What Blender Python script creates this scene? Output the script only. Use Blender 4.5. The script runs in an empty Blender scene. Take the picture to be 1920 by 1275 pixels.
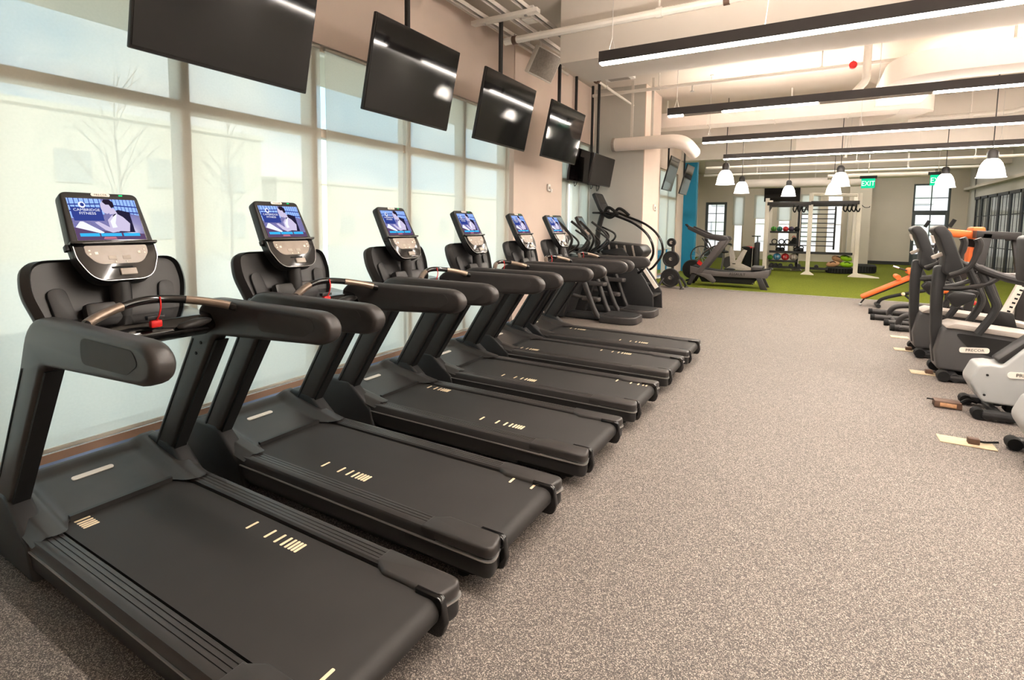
import bpy, bmesh, math, random
from mathutils import Vector, Matrix, Euler
random.seed(7)
S = bpy.context.scene
COL = S.collection
PI = math.pi

# ------------------------------------------------------------------ camera
F, CX, CY = 973.6, 960.0, 500.94
YAW, PITCH, ROLL, EYE = -.5222, .0824, .0123, 1.65
def rz(a): return Matrix(((math.cos(a), -math.sin(a), 0), (math.sin(a), math.cos(a), 0), (0, 0, 1)))
def rx(a): return Matrix(((1, 0, 0), (0, math.cos(a), -math.sin(a)), (0, math.sin(a), math.cos(a))))
cam_from_world = rz(ROLL) @ rx(PITCH) @ Matrix(((1, 0, 0), (0, 0, -1), (0, 1, 0))) @ rz(YAW)   # x right, y down, z forward
flip = Matrix(((1, 0, 0), (0, -1, 0), (0, 0, -1)))
cam_rot = (flip @ cam_from_world).transposed()
cd = bpy.data.cameras.new('camera')
cd.sensor_fit = 'HORIZONTAL'; cd.sensor_width = 36.0
cd.lens = 36.0 * F / 1920.0
cd.shift_x = 0.0
cd.shift_y = -(637.5 - CY) / 1920.0
cd.clip_start = .05; cd.clip_end = 400
cam = bpy.data.objects.new('camera', cd); COL.objects.link(cam)
cam.matrix_world = Matrix.Translation((0, 0, EYE)) @ cam_rot.to_4x4()
S.camera = cam

# ------------------------------------------------------------------ world, exposure
def lin(c):
    def f(v):
        v /= 255.0
        return v / 12.92 if v <= .04045 else ((v + .055) / 1.055) ** 2.4
    return (f(c[0]), f(c[1]), f(c[2]), 1)
W = bpy.data.worlds.new('daylight'); S.world = W; W.use_nodes = True
nt = W.node_tree; nt.nodes.clear()
out = nt.nodes.new('ShaderNodeOutputWorld'); bg = nt.nodes.new('ShaderNodeBackground')
tc = nt.nodes.new('ShaderNodeTexCoord'); nz = nt.nodes.new('ShaderNodeTexNoise'); cr = nt.nodes.new('ShaderNodeValToRGB')
nz.inputs['Scale'].default_value = 3.2; nz.inputs['Detail'].default_value = 6; nz.inputs['Roughness'].default_value = .55
cr.color_ramp.elements[0].position = .46; cr.color_ramp.elements[0].color = (.42, .73, 1.0, 1)
cr.color_ramp.elements[1].position = .66; cr.color_ramp.elements[1].color = (1.25, 1.25, 1.22, 1)
nt.links.new(tc.outputs['Generated'], nz.inputs['Vector']); nt.links.new(nz.outputs['Fac'], cr.inputs['Fac'])
nt.links.new(cr.outputs['Color'], bg.inputs['Color']); nt.links.new(bg.outputs['Background'], out.inputs['Surface'])
SKY = .52
bg.inputs['Strength'].default_value = SKY
sl = bpy.data.lights.new('sun', 'SUN'); sl.energy = 2.2; sl.angle = math.radians(2); sl.color = (1.0, .97, .92)
sun = bpy.data.objects.new('sun', sl); COL.objects.link(sun); sun.location = (20, -10, 25)
sun.rotation_euler = Vector((.70, -.32, .64)).to_track_quat('Z', 'Y').to_euler()
S.view_settings.view_transform = 'Standard'; S.view_settings.look = 'None'
S.view_settings.gamma = 1.0; S.view_settings.use_curve_mapping = False
S.view_settings.exposure = 2.25
S.cycles.use_denoising = True
S.cycles.max_bounces = 10; S.cycles.diffuse_bounces = 5; S.cycles.transparent_max_bounces = 16
FILL_STRIP = 9.0  # strength of the added fill strips
LED_DOWN, LED_UP, DOME = 25.0, 28.0, 70.0

# ------------------------------------------------------------------ materials
MATS = {}
def mat(name, rgb, rough=.5, metal=0.0, spec=.5, noise=None, bump=None, emit=None, estr=1.0, coat=0):
    """noise=(scale, amount) value variation, bump=(scale, strength, distance)"""
    m = bpy.data.materials.new(name); m.use_nodes = True; t = m.node_tree
    b = t.nodes['Principled BSDF']; c = lin(rgb)
    b.inputs['Base Color'].default_value = c
    b.inputs['Roughness'].default_value = rough; b.inputs['Metallic'].default_value = metal
    b.inputs['Specular IOR Level'].default_value = spec
    b.inputs['Coat Weight'].default_value = coat
    if emit:
        b.inputs['Emission Color'].default_value = lin(emit); b.inputs['Emission Strength'].default_value = estr
    if noise or bump:
        co = t.nodes.new('ShaderNodeTexCoord')
    if noise:
        n = t.nodes.new('ShaderNodeTexNoise'); n.inputs['Scale'].default_value = noise[0]; n.inputs['Detail'].default_value = 4
        t.links.new(co.outputs['Object'], n.inputs['Vector'])
        r = t.nodes.new('ShaderNodeValToRGB'); a = noise[1]
        r.color_ramp.elements[0].position = .3; r.color_ramp.elements[0].color = (c[0] * (1 - a), c[1] * (1 - a), c[2] * (1 - a), 1)
        r.color_ramp.elements[1].position = .7; r.color_ramp.elements[1].color = (min(1, c[0] * (1 + a)), min(1, c[1] * (1 + a)), min(1, c[2] * (1 + a)), 1)
        t.links.new(n.outputs['Fac'], r.inputs['Fac']); t.links.new(r.outputs['Color'], b.inputs['Base Color'])
    if bump:
        n2 = t.nodes.new('ShaderNodeTexNoise'); n2.inputs['Scale'].default_value = bump[0]; n2.inputs['Detail'].default_value = 3
        t.links.new(co.outputs['Object'], n2.inputs['Vector'])
        bp = t.nodes.new('ShaderNodeBump'); bp.inputs['Strength'].default_value = bump[1]; bp.inputs['Distance'].default_value = bump[2]
        t.links.new(n2.outputs['Fac'], bp.inputs['Height']); t.links.new(bp.outputs['Normal'], b.inputs['Normal'])
    MATS[name] = m
    return m
def emis(name, rgb, s):
    m = bpy.data.materials.new(name); m.use_nodes = True; t = m.node_tree; t.nodes.clear()
    o = t.nodes.new('ShaderNodeOutputMaterial'); e = t.nodes.new('ShaderNodeEmission')
    e.inputs['Color'].default_value = lin(rgb); e.inputs['Strength'].default_value = s
    t.links.new(e.outputs[0], o.inputs[0]); MATS[name] = m
    return m

def floor_material():
    m = bpy.data.materials.new('speckled_rubber'); m.use_nodes = True; t = m.node_tree; b = t.nodes['Principled BSDF']
    co = t.nodes.new('ShaderNodeTexCoord')
    n = t.nodes.new('ShaderNodeTexVoronoi'); n.inputs['Scale'].default_value = 310; n.voronoi_dimensions = '3D'
    sp = t.nodes.new('ShaderNodeSeparateColor')
    r = t.nodes.new('ShaderNodeValToRGB'); e = r.color_ramp.elements
    e[0].position = 0; e[0].color = lin((66, 62, 60)); e[1].position = 1; e[1].color = lin((196, 185, 175))
    for q, cc in ((.45, (98, 92, 88)), (.7, (120, 112, 106)), (.82, (164, 153, 144))):
        x = e.new(q); x.color = lin(cc)
    t.links.new(co.outputs['Object'], n.inputs['Vector']); t.links.new(n.outputs['Color'], sp.inputs[0]); t.links.new(sp.outputs[0], r.inputs['Fac'])
    n3 = t.nodes.new('ShaderNodeTexNoise'); n3.inputs['Scale'].default_value = .7; n3.inputs['Detail'].default_value = 3
    r3 = t.nodes.new('ShaderNodeValToRGB'); r3.color_ramp.elements[0].color = (.88, .88, .88, 1); r3.color_ramp.elements[1].color = (1, 1, 1, 1)
    t.links.new(co.outputs['Object'], n3.inputs['Vector']); t.links.new(n3.outputs['Fac'], r3.inputs['Fac'])
    mx = t.nodes.new('ShaderNodeMix'); mx.data_type = 'RGBA'; mx.blend_type = 'MULTIPLY'; mx.inputs[0].default_value = 1
    t.links.new(r.outputs['Color'], mx.inputs[6]); t.links.new(r3.outputs['Color'], mx.inputs[7])
    t.links.new(mx.outputs[2], b.inputs['Base Color'])
    b.inputs['Roughness'].default_value = .62; b.inputs['Specular IOR Level'].default_value = .35
    bp = t.nodes.new('ShaderNodeBump'); bp.inputs['Strength'].default_value = .1; bp.inputs['Distance'].default_value = .001
    t.links.new(n.outputs['Distance'], bp.inputs['Height']); t.links.new(bp.outputs['Normal'], b.inputs['Normal'])
    MATS['floor'] = m
def shade_material():
    m = bpy.data.materials.new('solar_screen_fabric'); m.use_nodes = True; t = m.node_tree; t.nodes.clear()
    o = t.nodes.new('ShaderNodeOutputMaterial')
    d = t.nodes.new('ShaderNodeBsdfDiffuse'); d.inputs['Color'].default_value = lin((208, 206, 196))
    tl = t.nodes.new('ShaderNodeBsdfTranslucent'); tl.inputs['Color'].default_value = lin((236, 235, 226))
    tp = t.nodes.new('ShaderNodeBsdfTransparent'); tp.inputs['Color'].default_value = (1, 1, 1, 1)
    a = t.nodes.new('ShaderNodeMixShader'); a.inputs[0].default_value = .55
    b = t.nodes.new('ShaderNodeMixShader'); b.inputs[0].default_value = .26
    co = t.nodes.new('ShaderNodeTexCoord'); n = t.nodes.new('ShaderNodeTexNoise'); n.inputs['Scale'].default_value = 60
    mp = t.nodes.new('ShaderNodeMapRange'); mp.inputs[3].default_value = .37; mp.inputs[4].default_value = .43
    t.links.new(co.outputs['Object'], n.inputs['Vector']); t.links.new(n.outputs['Fac'], mp.inputs[0]); t.links.new(mp.outputs[0], b.inputs[0])
    t.links.new(d.outputs[0], a.inputs[1]); t.links.new(tl.outputs[0], a.inputs[2])
    t.links.new(a.outputs[0], b.inputs[1]); t.links.new(tp.outputs[0], b.inputs[2]); t.links.new(b.outputs[0], o.inputs[0])
    MATS['shade'] = m
def glass_material():
    m = bpy.data.materials.new('window_glass'); m.use_nodes = True; t = m.node_tree; t.nodes.clear()
    o = t.nodes.new('ShaderNodeOutputMaterial')
    tp = t.nodes.new('ShaderNodeBsdfTransparent'); tp.inputs['Color'].default_value = (.95, .97, .95, 1)
    g = t.nodes.new('ShaderNodeBsdfGlossy'); g.inputs['Roughness'].default_value = .02
    fr = t.nodes.new('ShaderNodeFresnel'); fr.inputs['IOR'].default_value = 1.4
    mx = t.nodes.new('ShaderNodeMixShader')
    ge = t.nodes.new('ShaderNodeNewGeometry'); iv = t.nodes.new('ShaderNodeMath'); iv.operation = 'SUBTRACT'; iv.inputs[0].default_value = 1
    mu = t.nodes.new('ShaderNodeMath'); mu.operation = 'MULTIPLY'
    t.links.new(ge.outputs['Backfacing'], iv.inputs[1]); t.links.new(iv.outputs[0], mu.inputs[0]); t.links.new(fr.outputs[0], mu.inputs[1])
    t.links.new(mu.outputs[0], mx.inputs[0]); t.links.new(tp.outputs[0], mx.inputs[1]); t.links.new(g.outputs[0], mx.inputs[2]); t.links.new(mx.outputs[0], o.inputs[0])
    MATS['glass'] = m
    m2 = m.copy(); m2.name = 'partition_glass'; m2.node_tree.nodes['Fresnel'].inputs['IOR'].default_value = 1.15; MATS['glass_thin'] = m2
def turf_material():
    m = mat('turf', (104, 112, 34), rough=.95, spec=.1, noise=(40, .28), bump=(220, .6, .01))
def dome_material():
    m = bpy.data.materials.new('frosted_dome'); m.use_nodes = True; t = m.node_tree; t.nodes.clear()
    o = t.nodes.new('ShaderNodeOutputMaterial'); e = t.nodes.new('ShaderNodeEmission'); d = t.nodes.new('ShaderNodeBsdfTranslucent')
    e.inputs['Color'].default_value = lin((255, 246, 240)); e.inputs['Strength'].default_value = .45
    d.inputs['Color'].default_value = (.9, .9, .88, 1)
    a = t.nodes.new('ShaderNodeAddShader'); t.links.new(e.outputs[0], a.inputs[0]); t.links.new(d.outputs[0], a.inputs[1]); t.links.new(a.outputs[0], o.inputs[0])
    MATS['dome'] = m
floor_material(); shade_material(); glass_material(); turf_material(); dome_material()
mat('wall_tan', (220, 203, 191), .85, noise=(1.5, .03), bump=(90, .1, .002))
mat('wall_grey', (196, 194, 188), .85, noise=(1.5, .03), bump=(90, .1, .002))
mat('wall_far', (204, 196, 182), .85, noise=(1.2, .03))
mat('wall_blue', (0, 122, 160), .7, noise=(2, .05))
mat('ceiling_paint', (204, 196, 187), .9, noise=(.8, .04))
mat('deck_paint', (204, 195, 184), .9, noise=(.8, .05))
mat('duct_paint', (236, 226, 218), .6, noise=(1.5, .03))
mat('pipe_paint', (218, 212, 204), .5, noise=(2, .03))
mat('mullion', (206, 194, 178), .45, metal=.3, noise=(3, .05))
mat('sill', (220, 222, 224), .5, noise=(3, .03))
mat('sill_reflection', (128, 150, 186), .25, noise=(1.2, .25))  # blue reflection below the shades, painted in as a band colour
mat('curb', (150, 120, 100), .6, noise=(4, .08))
mat('baseboard', (40, 42, 40), .6, noise=(4, .1))
mat('shade_bar', (196, 192, 180), .5, noise=(3, .03))
mat('black_plastic', (32, 31, 31), .42, spec=.45, noise=(12, .10), bump=(500, .10, .001))
mat('charcoal', (55, 52, 51), .40, spec=.45, noise=(10, .08), bump=(500, .12, .001))
mat('dark_charcoal', (38, 38, 39), .5, spec=.45, noise=(10, .08))
mat('pad', (54, 51, 50), .6, noise=(20, .08))
mat('gloss_black', (18, 17, 18), .12, spec=.6, noise=(6, .1))
mat('belt', (44, 42, 41), .6, spec=.35, noise=(3, .10), bump=(900, .25, .0008))
mat('rubber', (24, 24, 24), .75, spec=.25, noise=(20, .12))
mat('mark_gold', (244, 222, 186), .45, noise=(30, .08))
mat('silver', (188, 186, 184), .3, metal=.75, noise=(8, .05))
mat('chrome', (210, 208, 206), .12, metal=1.0, noise=(8, .03))
mat('badge', (236, 228, 218), .35, noise=(8, .03))
mat('keypad', (150, 138, 128), .35, noise=(20, .08))
mat('red', (214, 26, 24), .45, noise=(20, .06))
mat('grip_metal', (150, 134, 120), .28, metal=.7, noise=(8, .06))
mat('tv_body', (26, 25, 26), .4, noise=(8, .1))
mat('tv_glass', (14, 11, 12), .06, spec=.4, noise=(2, .15))
mat('steel_grey', (86, 82, 81), .4, metal=.35, noise=(6, .06))
mat('frame_grey', (45, 43, 43), .45, metal=.2, noise=(8, .08))
mat('light_housing', (58, 54, 54), .4, metal=.35, noise=(5, .08))
mat('white_steel', (222, 214, 202), .45, noise=(5, .03))
mat('shell_light', (170, 172, 172), .38, noise=(5, .03))
mat('shell_grey', (76, 75, 76), .42, noise=(5, .04))
mat('shell_cream', (168, 159, 151), .4, noise=(5, .03))
mat('orange', (210, 98, 34), .55, noise=(12, .06), bump=(160, .15, .002))
mat('iron', (17, 17, 18), .5, noise=(20, .15))
mat('wood', (196, 178, 148), .6, noise=(25, .12))
mat('brown', (96, 72, 58), .55, noise=(20, .1))
mat('tyre', (38, 40, 38), .8, noise=(14, .15), bump=(60, .4, .01))
mat('lime', (150, 200, 20), .6, noise=(15, .08))
mat('ball_green', (70, 140, 40), .6, noise=(15, .08))
mat('ball_teal', (40, 110, 96), .6, noise=(15, .08))
mat('ball_blue', (80, 150, 190), .6, noise=(15, .08))
mat('ball_red', (200, 40, 44), .6, noise=(15, .08))
mat('ball_grey', (170, 160, 150), .6, noise=(15, .08))
mat('ball_purple', (66, 56, 76), .6, noise=(15, .08))
mat('rope_tan', (196, 150, 112), .8, noise=(30, .15))
mat('white_plastic', (228, 224, 218), .4, noise=(6, .02))
mat('grille', (150, 142, 134), .6, noise=(40, .15))
mat('door_frame', (74, 82, 84), .5, noise=(6, .06))
mat('ext_wall', (206, 198, 180), .9, noise=(.4, .06))
mat('ext_ground', (206, 202, 190), .95, noise=(.5, .08))
mat('ext_pane', (120, 140, 150), .1, noise=(2, .1))
mat('ext_window', (178, 178, 170), .3, noise=(2, .1))
mat('ext_brick', (176, 168, 170), .9, noise=(2, .15))
mat('bark', (150, 140, 128), .9, noise=(8, .2))
emis('led', (255, 244, 232), LED_DOWN)
emis('led_up', (255, 240, 226), LED_UP)
emis('led_up_low', (255, 240, 226), LED_UP * .10)
emis('strip', (255, 244, 232), FILL_STRIP)  # glow of the fill strips added at far end and side room
emis('bulb', (255, 242, 230), DOME)
emis('exit_green', (30, 214, 150), .26)
emis('exit_letter', (236, 255, 246), .35)
emis('led_green', (40, 220, 120), .4)
for nm, c, s in (('scr_bg', (142, 140, 206), 1.1), ('scr_dark', (38, 34, 60), 1.0), ('scr_window', (150, 184, 250), 1.15), ('scr_skin', (206, 196, 226), 1.05),
                 ('scr_hair', (40, 32, 48), 1.0), ('scr_white', (236, 238, 255), 1.1), ('scr_bar', (60, 180, 236), 1.1), ('scr_navy', (52, 66, 140), 1.1), ('scr_red', (200, 120, 140), 1.0), ('scr_machine', (96, 74, 110), 1.0)):
    emis(nm, c, s * .22)

# ------------------------------------------------------------------ mesh helpers
class MB:
    def __init__(s): s.bm = bmesh.new(); s.slots = []
    def mi(s, m):
        if m is None: return 0
        if m not in s.slots: s.slots.append(m)
        return s.slots.index(m)
    def _fin(s, verts, faces, M, m, smooth=True):
        if M is not None: bmesh.ops.transform(s.bm, matrix=M, verts=verts)
        i = s.mi(m)
        for f in faces: f.material_index = i; f.smooth = smooth
    def box(s, c, d, bevel=0, M=None, m=None, seg=2, rot=None):
        r = bmesh.ops.create_cube(s.bm, size=1)
        vs = r['verts']; bmesh.ops.scale(s.bm, vec=Vector(d), verts=vs)
        if bevel:
            es = list({e for v in vs for e in v.link_edges})
            q = bmesh.ops.bevel(s.bm, geom=vs + es, offset=min(bevel, min(d) * .49), segments=seg, affect='EDGES', profile=.5)
            vs = list({v for f in q['faces'] for v in f.verts} | {v for v in vs if v.is_valid})
        if rot is not None: bmesh.ops.transform(s.bm, matrix=Euler(rot).to_matrix().to_4x4(), verts=vs)
        bmesh.ops.translate(s.bm, vec=Vector(c), verts=vs)
        fs = list({f for v in vs for f in v.link_faces})
        s._fin(vs, fs, M, m); return s
    def prism(s, poly, lo, hi, axis='y', bevel=0, M=None, m=None, seg=2):
        def P(a, b, h):
            return (a, h, b) if axis == 'y' else ((a, b, h) if axis == 'z' else (h, a, b))
        n = len(poly)
        v0 = [s.bm.verts.new(P(a, b, lo)) for a, b in poly]; v1 = [s.bm.verts.new(P(a, b, hi)) for a, b in poly]
        fs = [s.bm.faces.new(v0), s.bm.faces.new(v1[::-1])]
        for i in range(n):
            j = (i + 1) % n; fs.append(s.bm.faces.new((v0[j], v0[i], v1[i], v1[j])))
        bmesh.ops.recalc_face_normals(s.bm, faces=fs)
        vs = v0 + v1
        if bevel:
            es = [e for f in fs[:2] for e in f.edges]
            q = bmesh.ops.bevel(s.bm, geom=es, offset=bevel, segments=seg, affect='EDGES', profile=.5, clamp_overlap=True)
            vs = list({v for v in vs if v.is_valid} | {v for f in q['faces'] for v in f.verts})
            fs = list({f for v in vs for f in v.link_faces})
        s._fin(vs, fs, M, m); return s
    def tube(s, pts, r, n=10, m=None, M=None, caps=True, squash=None):
        pts = [Vector(p) for p in pts]; k = len(pts)
        rr = r if isinstance(r, (list, tuple)) else [r] * k
        rings = []; up = None
        for i, p in enumerate(pts):
            t = (pts[min(i + 1, k - 1)] - pts[max(i - 1, 0)]).normalized()
            if up is None:
                up = Vector((0, 0, 1)) if abs(t.z) < .9 else Vector((0, 1, 0))
            a = t.cross(up)
            if a.length < 1e-4: a = t.cross(Vector((1, 0, 0)))
            a.normalize(); b = a.cross(t).normalized(); up = b
            q = squash or (1, 1)
            rings.append([s.bm.verts.new(p + (a * math.cos(2 * PI * j / n) * q[0] + b * math.sin(2 * PI * j / n) * q[1]) * rr[i]) for j in range(n)])
        fs = []
        for i in range(k - 1):
            for j in range(n):
                l = (j + 1) % n; fs.append(s.bm.faces.new((rings[i][j], rings[i][l], rings[i + 1][l], rings[i + 1][j])))
        if caps: fs.append(s.bm.faces.new(rings[0][::-1])); fs.append(s.bm.faces.new(rings[-1]))
        s._fin([v for q in rings for v in q], fs, M, m); return s
    def lathe(s, prof, n=24, c=(0, 0, 0), axis='z', m=None, M=None, closed=False):
        rings = []
        for r, h in prof:
            ring = []
            for j in range(n):
                a = 2 * PI * j / n; x, y = r * math.cos(a), r * math.sin(a)
                p = (x, y, h) if axis == 'z' else ((x, h, y) if axis == 'y' else (h, x, y))
                ring.append(s.bm.verts.new(Vector(p) + Vector(c)))
            rings.append(ring)
        fs = []; k = len(prof)
        for i in range(k if closed else k - 1):
            A, B = rings[i], rings[(i + 1) % k]
            for j in range(n):
                l = (j + 1) % n; fs.append(s.bm.faces.new((A[j], A[l], B[l], B[j])))
        if not closed:
            if prof[0][0] > 1e-4: fs.append(s.bm.faces.new(rings[0][::-1]))
            if prof[-1][0] > 1e-4: fs.append(s.bm.faces.new(rings[-1]))
        bmesh.ops.recalc_face_normals(s.bm, faces=fs)
        s._fin([v for q in rings for v in q], fs, M, m); return s
    def ell(s, c, r, u=16, v=10, m=None, M=None, rot=None):
        q = bmesh.ops.create_uvsphere(s.bm, u_segments=u, v_segments=v, radius=1)
        vs = q['verts']; bmesh.ops.scale(s.bm, vec=Vector(r if isinstance(r, (tuple, list)) else (r, r, r)), verts=vs)
        if rot is not None: bmesh.ops.transform(s.bm, matrix=Euler(rot).to_matrix().to_4x4(), verts=vs)
        bmesh.ops.translate(s.bm, vec=Vector(c), verts=vs)
        s._fin(vs, list({f for w in vs for f in w.link_faces}), M, m); return s
    def grid(s, fn, nu, nv, m=None, M=None):
        V = [[s.bm.verts.new(fn(i / nu, j / nv)) for j in range(nv + 1)] for i in range(nu + 1)]
        fs = [s.bm.faces.new((V[i][j], V[i + 1][j], V[i + 1][j + 1], V[i][j + 1])) for i in range(nu) for j in range(nv)]
        s._fin([v for q in V for v in q], fs, M, m); return s
    def flat(s, poly, h, M=None, m=None):
        f = s.bm.faces.new([s.bm.verts.new((a, b, h)) for a, b in poly]); s._fin(list(f.verts), [f], M, m, False); return s
    def build(s, name, material, parent=None, angle=.6, loc=None):
        me = bpy.data.meshes.new(name)
        bmesh.ops.remove_doubles(s.bm, verts=s.bm.verts, dist=1e-6)
        s.bm.normal_update(); s.bm.to_mesh(me); s.bm.free()
        if s.slots:
            for k in s.slots: me.materials.append(MATS[k])
        else: me.materials.append(MATS[material])
        me.set_sharp_from_angle(angle=angle)
        o = bpy.data.objects.new(name, me); COL.objects.link(o)
        if parent is not None: o.parent = parent
        if loc is not None: o.location = loc
        return o
def box(name, c, d, m, parent=None, bevel=0, rot=None): return MB().box(c, d, bevel, rot=rot).build(name, m, parent)
def tag(o, label, cat, group=None, kind=None):
    o['label'] = label; o['category'] = cat
    if group: o['group'] = group
    if kind: o['kind'] = kind
    return o
def struct(o, label=None):
    o['kind'] = 'structure'
    if label: o['label'] = label
    return o
def thing(name, label, cat, loc=(0, 0, 0), rot=0, group=None):
    o = bpy.data.objects.new(name, None); COL.objects.link(o); o.empty_display_size = .1
    o.location = loc; o.rotation_euler = (0, 0, rot)
    return tag(o, label, cat, group)
def copy_tree(src, parent=None):
    c = src.copy(); COL.objects.link(c); c.parent = parent
    for ch in list(src.children): copy_tree(ch, c)
    return c
def dup(src, loc, label, rot=None):
    c = copy_tree(src); c.location = loc; c['label'] = label
    if rot is not None: c.rotation_euler = (0, 0, rot)
    return c
def rpoly(pts, seg=5):
    """polygon with rounded corners: pts = (x, y, radius)"""
    o = []; n = len(pts)
    for i in range(n):
        p = Vector(pts[i][:2]); r = pts[i][2] if len(pts[i]) > 2 else 0
        if r <= 0: o.append(tuple(p)); continue
        a = (Vector(pts[i - 1][:2]) - p); b = (Vector(pts[(i + 1) % n][:2]) - p)
        la, lb = a.length, b.length; a.normalize(); b.normalize()
        ang = a.angle(b); d = min(r / math.tan(ang / 2), la * .49, lb * .49)
        p0, p1 = p + a * d, p + b * d
        for k in range(seg + 1):
            t = k / seg; q = p0 * (1 - t) ** 2 + p * 2 * t * (1 - t) + p1 * t * t; o.append((q.x, q.y))
    return o
def spl(pts, n=6):
    P = [Vector(p) for p in pts]; o = []
    for i in range(len(P) - 1):
        a, b, c, d = P[max(i - 1, 0)], P[i], P[i + 1], P[min(i + 2, len(P) - 1)]
        for k in range(n):
            t = k / n
            o.append(.5 * ((2 * b) + (c - a) * t + (2 * a - 5 * b + 4 * c - d) * t * t + (3 * b - a - 3 * c + d) * t ** 3))
    o.append(P[-1]); return o
def text_mesh(name, body, size, m, parent, M, extrude=.0006, align='CENTER', spacing=1.0, kx=1.0):
    cu = bpy.data.curves.new(name, 'FONT'); cu.body = body; cu.size = size; cu.extrude = extrude; cu.align_x = align; cu.align_y = 'CENTER'; cu.space_character = spacing
    cu.resolution_u = 2
    tmp = bpy.data.objects.new(name, cu); COL.objects.link(tmp)
    bpy.context.view_layer.update()
    me = bpy.data.meshes.new_from_object(tmp.evaluated_get(bpy.context.evaluated_depsgraph_get()))
    bpy.data.objects.remove(tmp); bpy.data.curves.remove(cu)
    me.transform(M @ Matrix.Diagonal((kx, 1, 1, 1)))
    me.materials.clear(); me.materials.append(MATS[m]); me.name = name
    o = bpy.data.objects.new(name, me); COL.objects.link(o)
    if parent is not None: o.parent = parent
    return o
def frame_M(o, u, v):
    """local (x,y,z) -> o + x*u + y*v + z*(u x v)"""
    u = Vector(u).normalized(); v = Vector(v).normalized(); w = u.cross(v)
    return Matrix(((u.x, v.x, w.x, o[0]), (u.y, v.y, w.y, o[1]), (u.z, v.z, w.z, o[2]), (0, 0, 0, 1)))

# ================================================================== THE ROOM
XW, XR, YB, YF, ZC = -4.17, 5.8, -3.5, 29.5, 4.5
YT = 14.55                                     # turf edge
struct(box('floor', (0.6, (YB + YT) / 2, -.05), (11, YT - YB, .1), 'floor'))
struct(box('floor_turf', (0.2, (YT + YF + .5) / 2, -.045), (11.8, YF + .5 - YT, .11), 'turf'))
struct(box('trim_1', (0.6, YT, .004), (9.6, .04, .012), 'silver'))
struct(box('ceiling', (0.2, (YB + YF) / 2, ZC + .1), (11.8, YF - YB + 2, .2), 'deck_paint'))
struct(box('wall_back', (0.6, YB - .1, ZC / 2), (11, .2, ZC), 'wall_tan'))

# left wall: pieces around three glazed bays
SO = -4.42                                     # outside face
def wallbox(name, x0, x1, y0, y1, z0, z1, m): return struct(box(name, ((x0 + x1) / 2, (y0 + y1) / 2, (z0 + z1) / 2), (x1 - x0, y1 - y0, z1 - z0), m))
ZH = 3.335
wallbox('wall_left', SO, XW + .03, YB, -1.35, 0, ZC, 'wall_tan')
wallbox('wall_left_header', SO, XW + .03, -1.35, 7.18, ZH, ZC, 'wall_tan')
wallbox('wall_left_pier', SO, XW + .05, 7.18, 9.0, 0, ZC, 'wall_tan')
wallbox('wall_left_header', SO, XW + .03, 9.0, 10.62, ZH, ZC, 'wall_tan')
wallbox('wall_left_chase', SO, -3.055, 10.62, 11.85, 0, ZC, 'wall_grey')
wallbox('trim_2', -3.055, -3.035, 10.62, 11.85, 0, ZC, 'wall_tan')
wallbox('wall_left_pier', SO, XW + .03, 11.85, 16.3, 0, ZC, 'wall_tan')
wallbox('wall_left_header', SO, XW + .03, 16.3, 18.7, 3.45, ZC, 'wall_tan')
wallbox('wall_left_pier', SO, XW + .03, 18.7, 19.7, 0, ZC, 'wall_tan')
wallbox('wall_left_blue', -5.7, -3.70, 19.7, 20.0, 0, ZC, 'wall_blue')
wallbox('wall_left_end', -5.7, -5.4, 20.0, YF, 0, ZC, 'wall_far')
# curtain walls
def bay(n, y0, y1, z1, ms, trans):
    r = bpy.data.objects.new('window_%d' % n, None); COL.objects.link(r); r['kind'] = 'structure'
    xg = XW - .085
    for y in ms: box('mullion', (xg, y, z1 / 2), (.13, .085, z1), 'mullion', r, .004)
    edges = [y0] + ms + [y1]
    for z in trans + [.055, z1 - .02]:
        for a, b in zip(edges[:-1], edges[1:]):
            if b - a > .1: box('transom', (xg, (a + b) / 2, z), (.12, b - a - .08, .085 if .1 < z < z1 - .1 else .06), 'mullion', r, .004)
    zs = [.08] + trans + [z1 - .03]
    for a, b in zip(edges[:-1], edges[1:]):
        if b - a < .1: continue
        for c, d in zip(zs[:-1], zs[1:]): box('pane', (xg, (a + b) / 2, (c + d) / 2), (.012, b - a - .03, d - c - .03), 'glass', r)
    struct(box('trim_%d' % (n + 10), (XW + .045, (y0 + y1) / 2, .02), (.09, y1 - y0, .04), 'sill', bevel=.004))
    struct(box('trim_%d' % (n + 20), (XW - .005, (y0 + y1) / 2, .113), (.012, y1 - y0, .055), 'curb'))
    struct(box('trim_%d' % (n + 30), (XW - .005, (y0 + y1) / 2, .043), (.012, y1 - y0, .085), 'sill_reflection'))  # band that carries the painted blue reflection
    return r
bay(1, -1.35, 7.18, ZH, [-.19, 1.03, 2.25, 3.435, 4.79, 5.92, 7.03], [2.515])
bay(2, 9.0, 10.62, ZH, [9.05, 9.37, 9.99, 10.47], [2.515])
bay(3, 16.3, 18.7, 3.45, [16.36, 17.5, 18.64], [2.6])
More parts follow.
